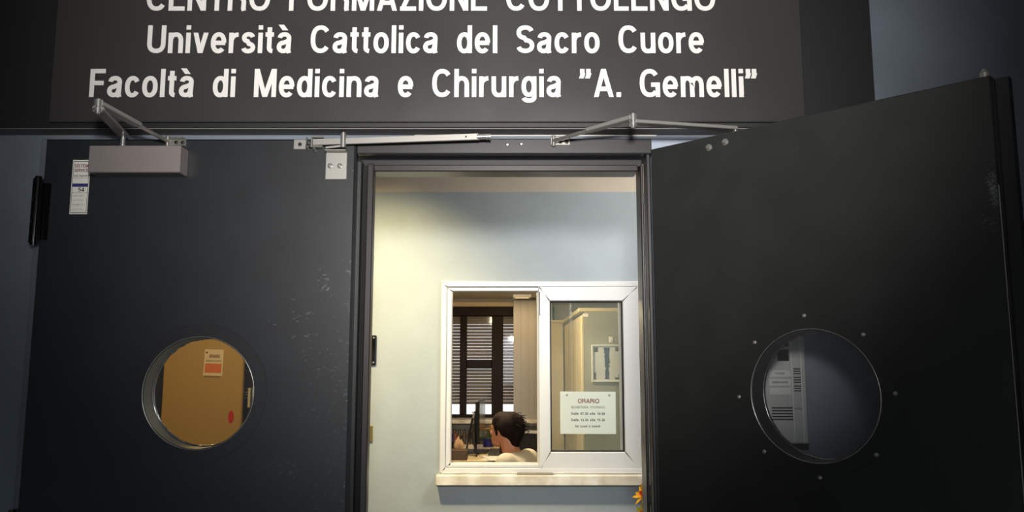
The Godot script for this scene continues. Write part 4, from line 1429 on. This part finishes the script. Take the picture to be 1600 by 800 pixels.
func person() -> void:
	var turn := atan2(-0.86, -0.5)
	var at := Vector3(.165, 0, -5.37)
	office_chair("office_chair", "black office chair that the person sits on", at, turn + PI, 0.0)
	office_chair("office_chair", "empty black office chair behind the seated person", Vector3(.17, 0, -6.06), deg_to_rad(-20), .13)
	var t := thing("person", "person with pinned up dark brown hair in a white top, seated facing the monitor", "person", at, turn)
	# skeleton: forward is +z
	var V := func(x: float, y: float, z: float) -> Vector3: return Vector3(x, y, z)
	var head := Vector3(0, 1.062, .245)
	var body := [
		[V.call(-.07, .56, .0), V.call(.07, .56, .0), .115, .115],
		[V.call(0, .58, .0), V.call(0, .73, .09), .12, .110],
		[V.call(-.06, .76, .12), V.call(.06, .76, .12), .10, .10],
		[V.call(-.13, .862, .15), V.call(.13, .862, .15), .055, .055],
		[V.call(0, .85, .16), V.call(0, .99, .215), .056, .050]]
	for s in [-1, 1]:
		body.append([V.call(.165 * s, .862, .15), V.call(.215 * s, .66, .19), .052, .042])
		body.append([V.call(.215 * s, .66, .19), V.call(.13 * s, .68, .38), .040, .028])
		body.append([V.call(.09 * s, .55, .03), V.call(.10 * s, .53, .46), .085, .062])
		body.append([V.call(.10 * s, .53, .46), V.call(.10 * s, .11, .44), .058, .040])
		body.append([V.call(.10 * s, .075, .42), V.call(.105 * s, .05, .60), .040, .032])
	var st := skin(body, 0.014, 0.035)
	# head on its own finer grid, overlapping the neck
	var hb := [
		[head + V.call(0, .03, -.02), head + V.call(0, .025, .015), .083, .078],
		[head + V.call(0, -.035, .035), head + V.call(0, -.075, .055), .058, .040],
		[head + V.call(-.025, -.025, .06), head + V.call(.025, -.025, .06), .030, .030],
		[head + V.call(0, .01, .092), head + V.call(0, -.022, .108), .009, .013],
		[head + V.call(-.03, .018, .078), head + V.call(.03, .018, .078), .012, .012],
		[head + V.call(-.016, -.052, .090), head + V.call(.016, -.052, .090), .008, .008],
		[head + V.call(-.014, -.062, .088), head + V.call(.014, -.062, .088), .008, .008],
		[head + V.call(0, -.088, .082), head + V.call(0, -.09, .08), .018, .016],
		[head + V.call(0, -.05, -.01), head + V.call(0, -.16, -.05), .052, .056]]
	for s in [-1, 1]:
		hb.append([head + V.call(.080 * s, .012, -.004), head + V.call(.078 * s, -.020, .002), .014, .010])
	st.append_from(skin(hb, 0.006, 0.016).commit(), 0, Transform3D.IDENTITY)
	# hands resting on the lap, five curled fingers each
	for s in [-1, 1]:
		var w := Vector3(.13 * s, .68, .38)
		var hnd := [[w, w + V.call(-.01 * s, -.012, .045), .026, .030], [w + V.call(.018 * s, -.014, .05), w + V.call(-.035 * s, -.014, .06), .017, .017]]
		for f in 4:
			var x: float = (.024 - f * .019) * s
			var l: float = [.8, 1.0, .95, .75][f]
			var a: Vector3 = w + V.call(x - .006 * s, -.014, .068)
			var b: Vector3 = a + V.call(0, -.010, .034) * l
			var c: Vector3 = b + V.call(0, -.020, .016) * l
			var d: Vector3 = c + V.call(0, -.018, .002) * l
			hnd.append([a, b, .0092, .0085])
			hnd.append([b, c, .0085, .008])
			hnd.append([c, d, .008, .007])
		var th: Vector3 = w + V.call(-.022 * s, -.008, .018)
		hnd.append([th, th + V.call(-.026 * s, -.008, .024), .012, .010])
		hnd.append([th + V.call(-.026 * s, -.008, .024), th + V.call(-.030 * s, -.016, .050), .0095, .008])
		st.append_from(skin(hnd, 0.004, 0.006).commit(), 0, Transform3D.IDENTITY)
	var skin_m := mat(Color(0.78, 0.52, 0.38), 0.5)
	part("body", st, skin_m, t)
	# top: follows the trunk and upper arms, open at the neck
	var shirt := [
		[V.call(-.07, .60, .0), V.call(.07, .60, .0), .125, .125],
		[V.call(0, .60, .0), V.call(0, .73, .09), .130, .122],
		[V.call(-.06, .80, .12), V.call(.06, .80, .12), .112, .112],
		[V.call(-.135, .860, .148), V.call(.135, .860, .148), .064, .064]]
	for s in [-1, 1]:
		shirt.append([V.call(.165 * s, .860, .148), V.call(.208 * s, .69, .185), .064, .056])
	part("top", skin(shirt, 0.012, 0.035), mat(Color(0.86, 0.82, 0.74), 0.85), t)
	# trousers
	var tr := [[V.call(-.07, .545, .0), V.call(.07, .545, .0), .120, .120]]
	for s in [-1, 1]:
		tr.append([V.call(.09 * s, .55, .03), V.call(.10 * s, .53, .46), .094, .072])
		tr.append([V.call(.10 * s, .53, .46), V.call(.10 * s, .14, .44), .070, .056])
	part("trousers", skin(tr, 0.014, 0.02), mat(Color(0.10, 0.11, 0.15), 0.85), t)
	for s in [-1, 1]:
		part("shoe", skin([[V.call(.10 * s, .055, .40), V.call(.105 * s, .045, .61), .048, .042], [V.call(.10 * s, .03, .39), V.call(.105 * s, .028, .62), .028, .028]], 0.008, 0.02), mat(Color(0.06, 0.05, 0.05), 0.5), t)
	# hair: cap, nape and pinned roll at the back
	var hair := [
		[head + V.call(0, .042, -.045), head + V.call(0, .05, .018), .086, .076],
		[head + V.call(-.025, .03, -.04), head + V.call(.025, .03, -.04), .078, .078],
		[head + V.call(0, .045, -.085), head + V.call(0, .025, -.105), .050, .046],
		[head + V.call(0, -.02, -.08), head + V.call(0, -.075, -.075), .062, .040],
		[head + V.call(-.05, .075, .02), head + V.call(.05, .075, .02), .038, .038]]
	for s in [-1, 1]:
		hair.append([head + V.call(.062 * s, .04, .02), head + V.call(.070 * s, .015, -.035), .028, .030])
		hair.append([head + V.call(.074 * s, .02, .030), head + V.call(.076 * s, -.03, .024), .010, .006])
	st = skin(hair, 0.006, 0.02)
	var rng := RandomNumberGenerator.new()
	rng.seed = 12
	for k in 60:
		var a := rng.randf_range(-1.3, 1.3)
		var b := rng.randf_range(-.5, 1.2)
		var n := Vector3(sin(a) * cos(b), sin(b), -cos(a) * cos(b))
		var p := head + Vector3(0, .035, -.05) + n * .084
		var tdir := (Vector3(0, -.4, -1) + Vector3(rng.randfn(0, .4), rng.randfn(0, .4), rng.randfn(0, .3))).normalized()
		path_tube(st, [p - n * .01, p + tdir * .02 + n * .004, p + tdir * .045 + n * .002], 0.0022, 5)
	part("hair", st, mat(Color(0.10, 0.055, 0.035), 0.8, 0.0, 0.3), t)
	for s in [-1, 1]:
		st = new_st()
		ball(st, head + V.call(.030 * s, .004, .078), Vector3(.013, .010, .012), 10, 14)
		var ey := part("eye", st, mat(Color(0.9, 0.88, 0.85), 0.2), t)
		st = new_st()
		ball(st, head + V.call(.030 * s, .003, .087), Vector3(.005, .005, .004), 8, 10)
		part("iris", st, mat(Color(0.12, 0.07, 0.04), 0.2), ey)
	st = new_st()
	bar(st, head + V.call(-.03, -.004, -.172), head + V.call(.03, -.012, -.172), .012, .006, Vector3.UP, .002)
	part("hair_clip", st, mat(Color(0.35, 0.33, 0.30), 0.3), t)

func office_chair(called: String, label: String, at: Vector3, turn: float, lift: float) -> void:
	# back stands at +z of the chair
	var t := thing(called, label, "office chair", at, turn, "black office chairs")
	part("seat", bx(Vector3(-.23, .40, -.30), Vector3(.23, .455, .18), 0.025), M.black, t)
	part("backrest", bx(Vector3(-.20, .55 + lift, .19), Vector3(.20, .90 + lift, .235), 0.02), M.black, t)
	var st := new_st()
	path_tube(st, [Vector3(0, .39, .05), Vector3(0, .40, .26), Vector3(0, .72 + lift, .26)], 0.014, 10)
	part("back_bar", st, M.black, t)
	st = new_st()
	tube(st, Vector3(0, .10, 0), Vector3(0, .40, 0), 0.024)
	part("column", st, M.gloss_black, t)
	for k in 5:
		var a := k * TAU / 5.0 + .3
		st = new_st()
		bar(st, Vector3(0, .11, 0), Vector3(cos(a) * .27, .075, sin(a) * .27), .04, .025, Vector3.UP, .005)
		var leg := part("leg", st, M.black, t)
		st = new_st()
		var c := Vector3(cos(a) * .27, .03, sin(a) * .27)
		tube(st, c - Vector3(sin(a), 0, -cos(a)) * .02, c + Vector3(sin(a), 0, -cos(a)) * .02, 0.03)
		part("caster", st, M.gloss_black, leg)

func flowers() -> void:
	var t := thing("flower_vase", "tall vase of yellow and orange flowers just inside the doorway on the right", "vase", Vector3(.605, 0, -3.5))
	var st := new_st()
	lathe(st, Vector3.ZERO, Vector3.UP, [Vector2(0, 0), Vector2(.09, 0), Vector2(.11, .12), Vector2(.10, .35), Vector2(.055, .52), Vector2(.07, .58), Vector2(.06, .58), Vector2(.045, .52), Vector2(0, .5)], 36)
	part("vase", st, mat(Color(0.35, 0.38, 0.45), 0.25), t)
	var heads := [[Vector3(-.035, .965, .02), Vector3(-.75, .45, .35), Color(0.93, 0.70, 0.06)], [Vector3(-.04, .885, .04), Vector3(-.5, .6, .6), Color(0.85, 0.80, 0.25)], [Vector3(.06, 1.0, .0), Vector3(.4, .8, .2), Color(0.93, 0.55, 0.06)], [Vector3(.08, .90, .05), Vector3(.7, .5, .3), Color(0.93, 0.70, 0.06)]]
	var green := mat(Color(0.10, 0.16, 0.09), 0.6)
	for h in heads:
		st = new_st()
		path_tube(st, [Vector3(0, .5, 0), Vector3(h[0].x * .4, .75, h[0].z * .4), h[0]], 0.004, 8)
		part("stem", st, green, t)
		var d: Vector3 = h[1].normalized()
		var u := side_of(d)
		var w := d.cross(u)
		st = new_st()
		for j in 11:
			var a := j * TAU / 11.0
			var r := u * cos(a) + w * sin(a)
			blade(st, h[0] + r * .006, r + d * (.55 if j % 2 == 0 else 1.1), d, .05, .021, .25, 6)
		var f := part("flower", st, mat(h[2], 0.5), t)
		st = new_st()
		for j in 7:
			var a := j * TAU / 7.0 + .3
			var r := u * cos(a) + w * sin(a)
			blade(st, h[0] + d * .006, r * .45 + d, d, .028, .012, .1, 4)
		ball(st, h[0] + d * .010, Vector3.ONE * .009, 8, 12)
		part("flower_centre", st, mat(Color(0.88, 0.38, 0.05), 0.6), f)
		st = new_st()
		for j in 8:
			var a := j * TAU / 8.0
			var r := u * cos(a) + w * sin(a)
			blade(st, h[0] - d * .018 - Vector3(0, .012, 0), r * 1.0 - Vector3(0, .45, 0), Vector3.UP, .055, .014, .4, 5)
		part("leaf", st, green, t)
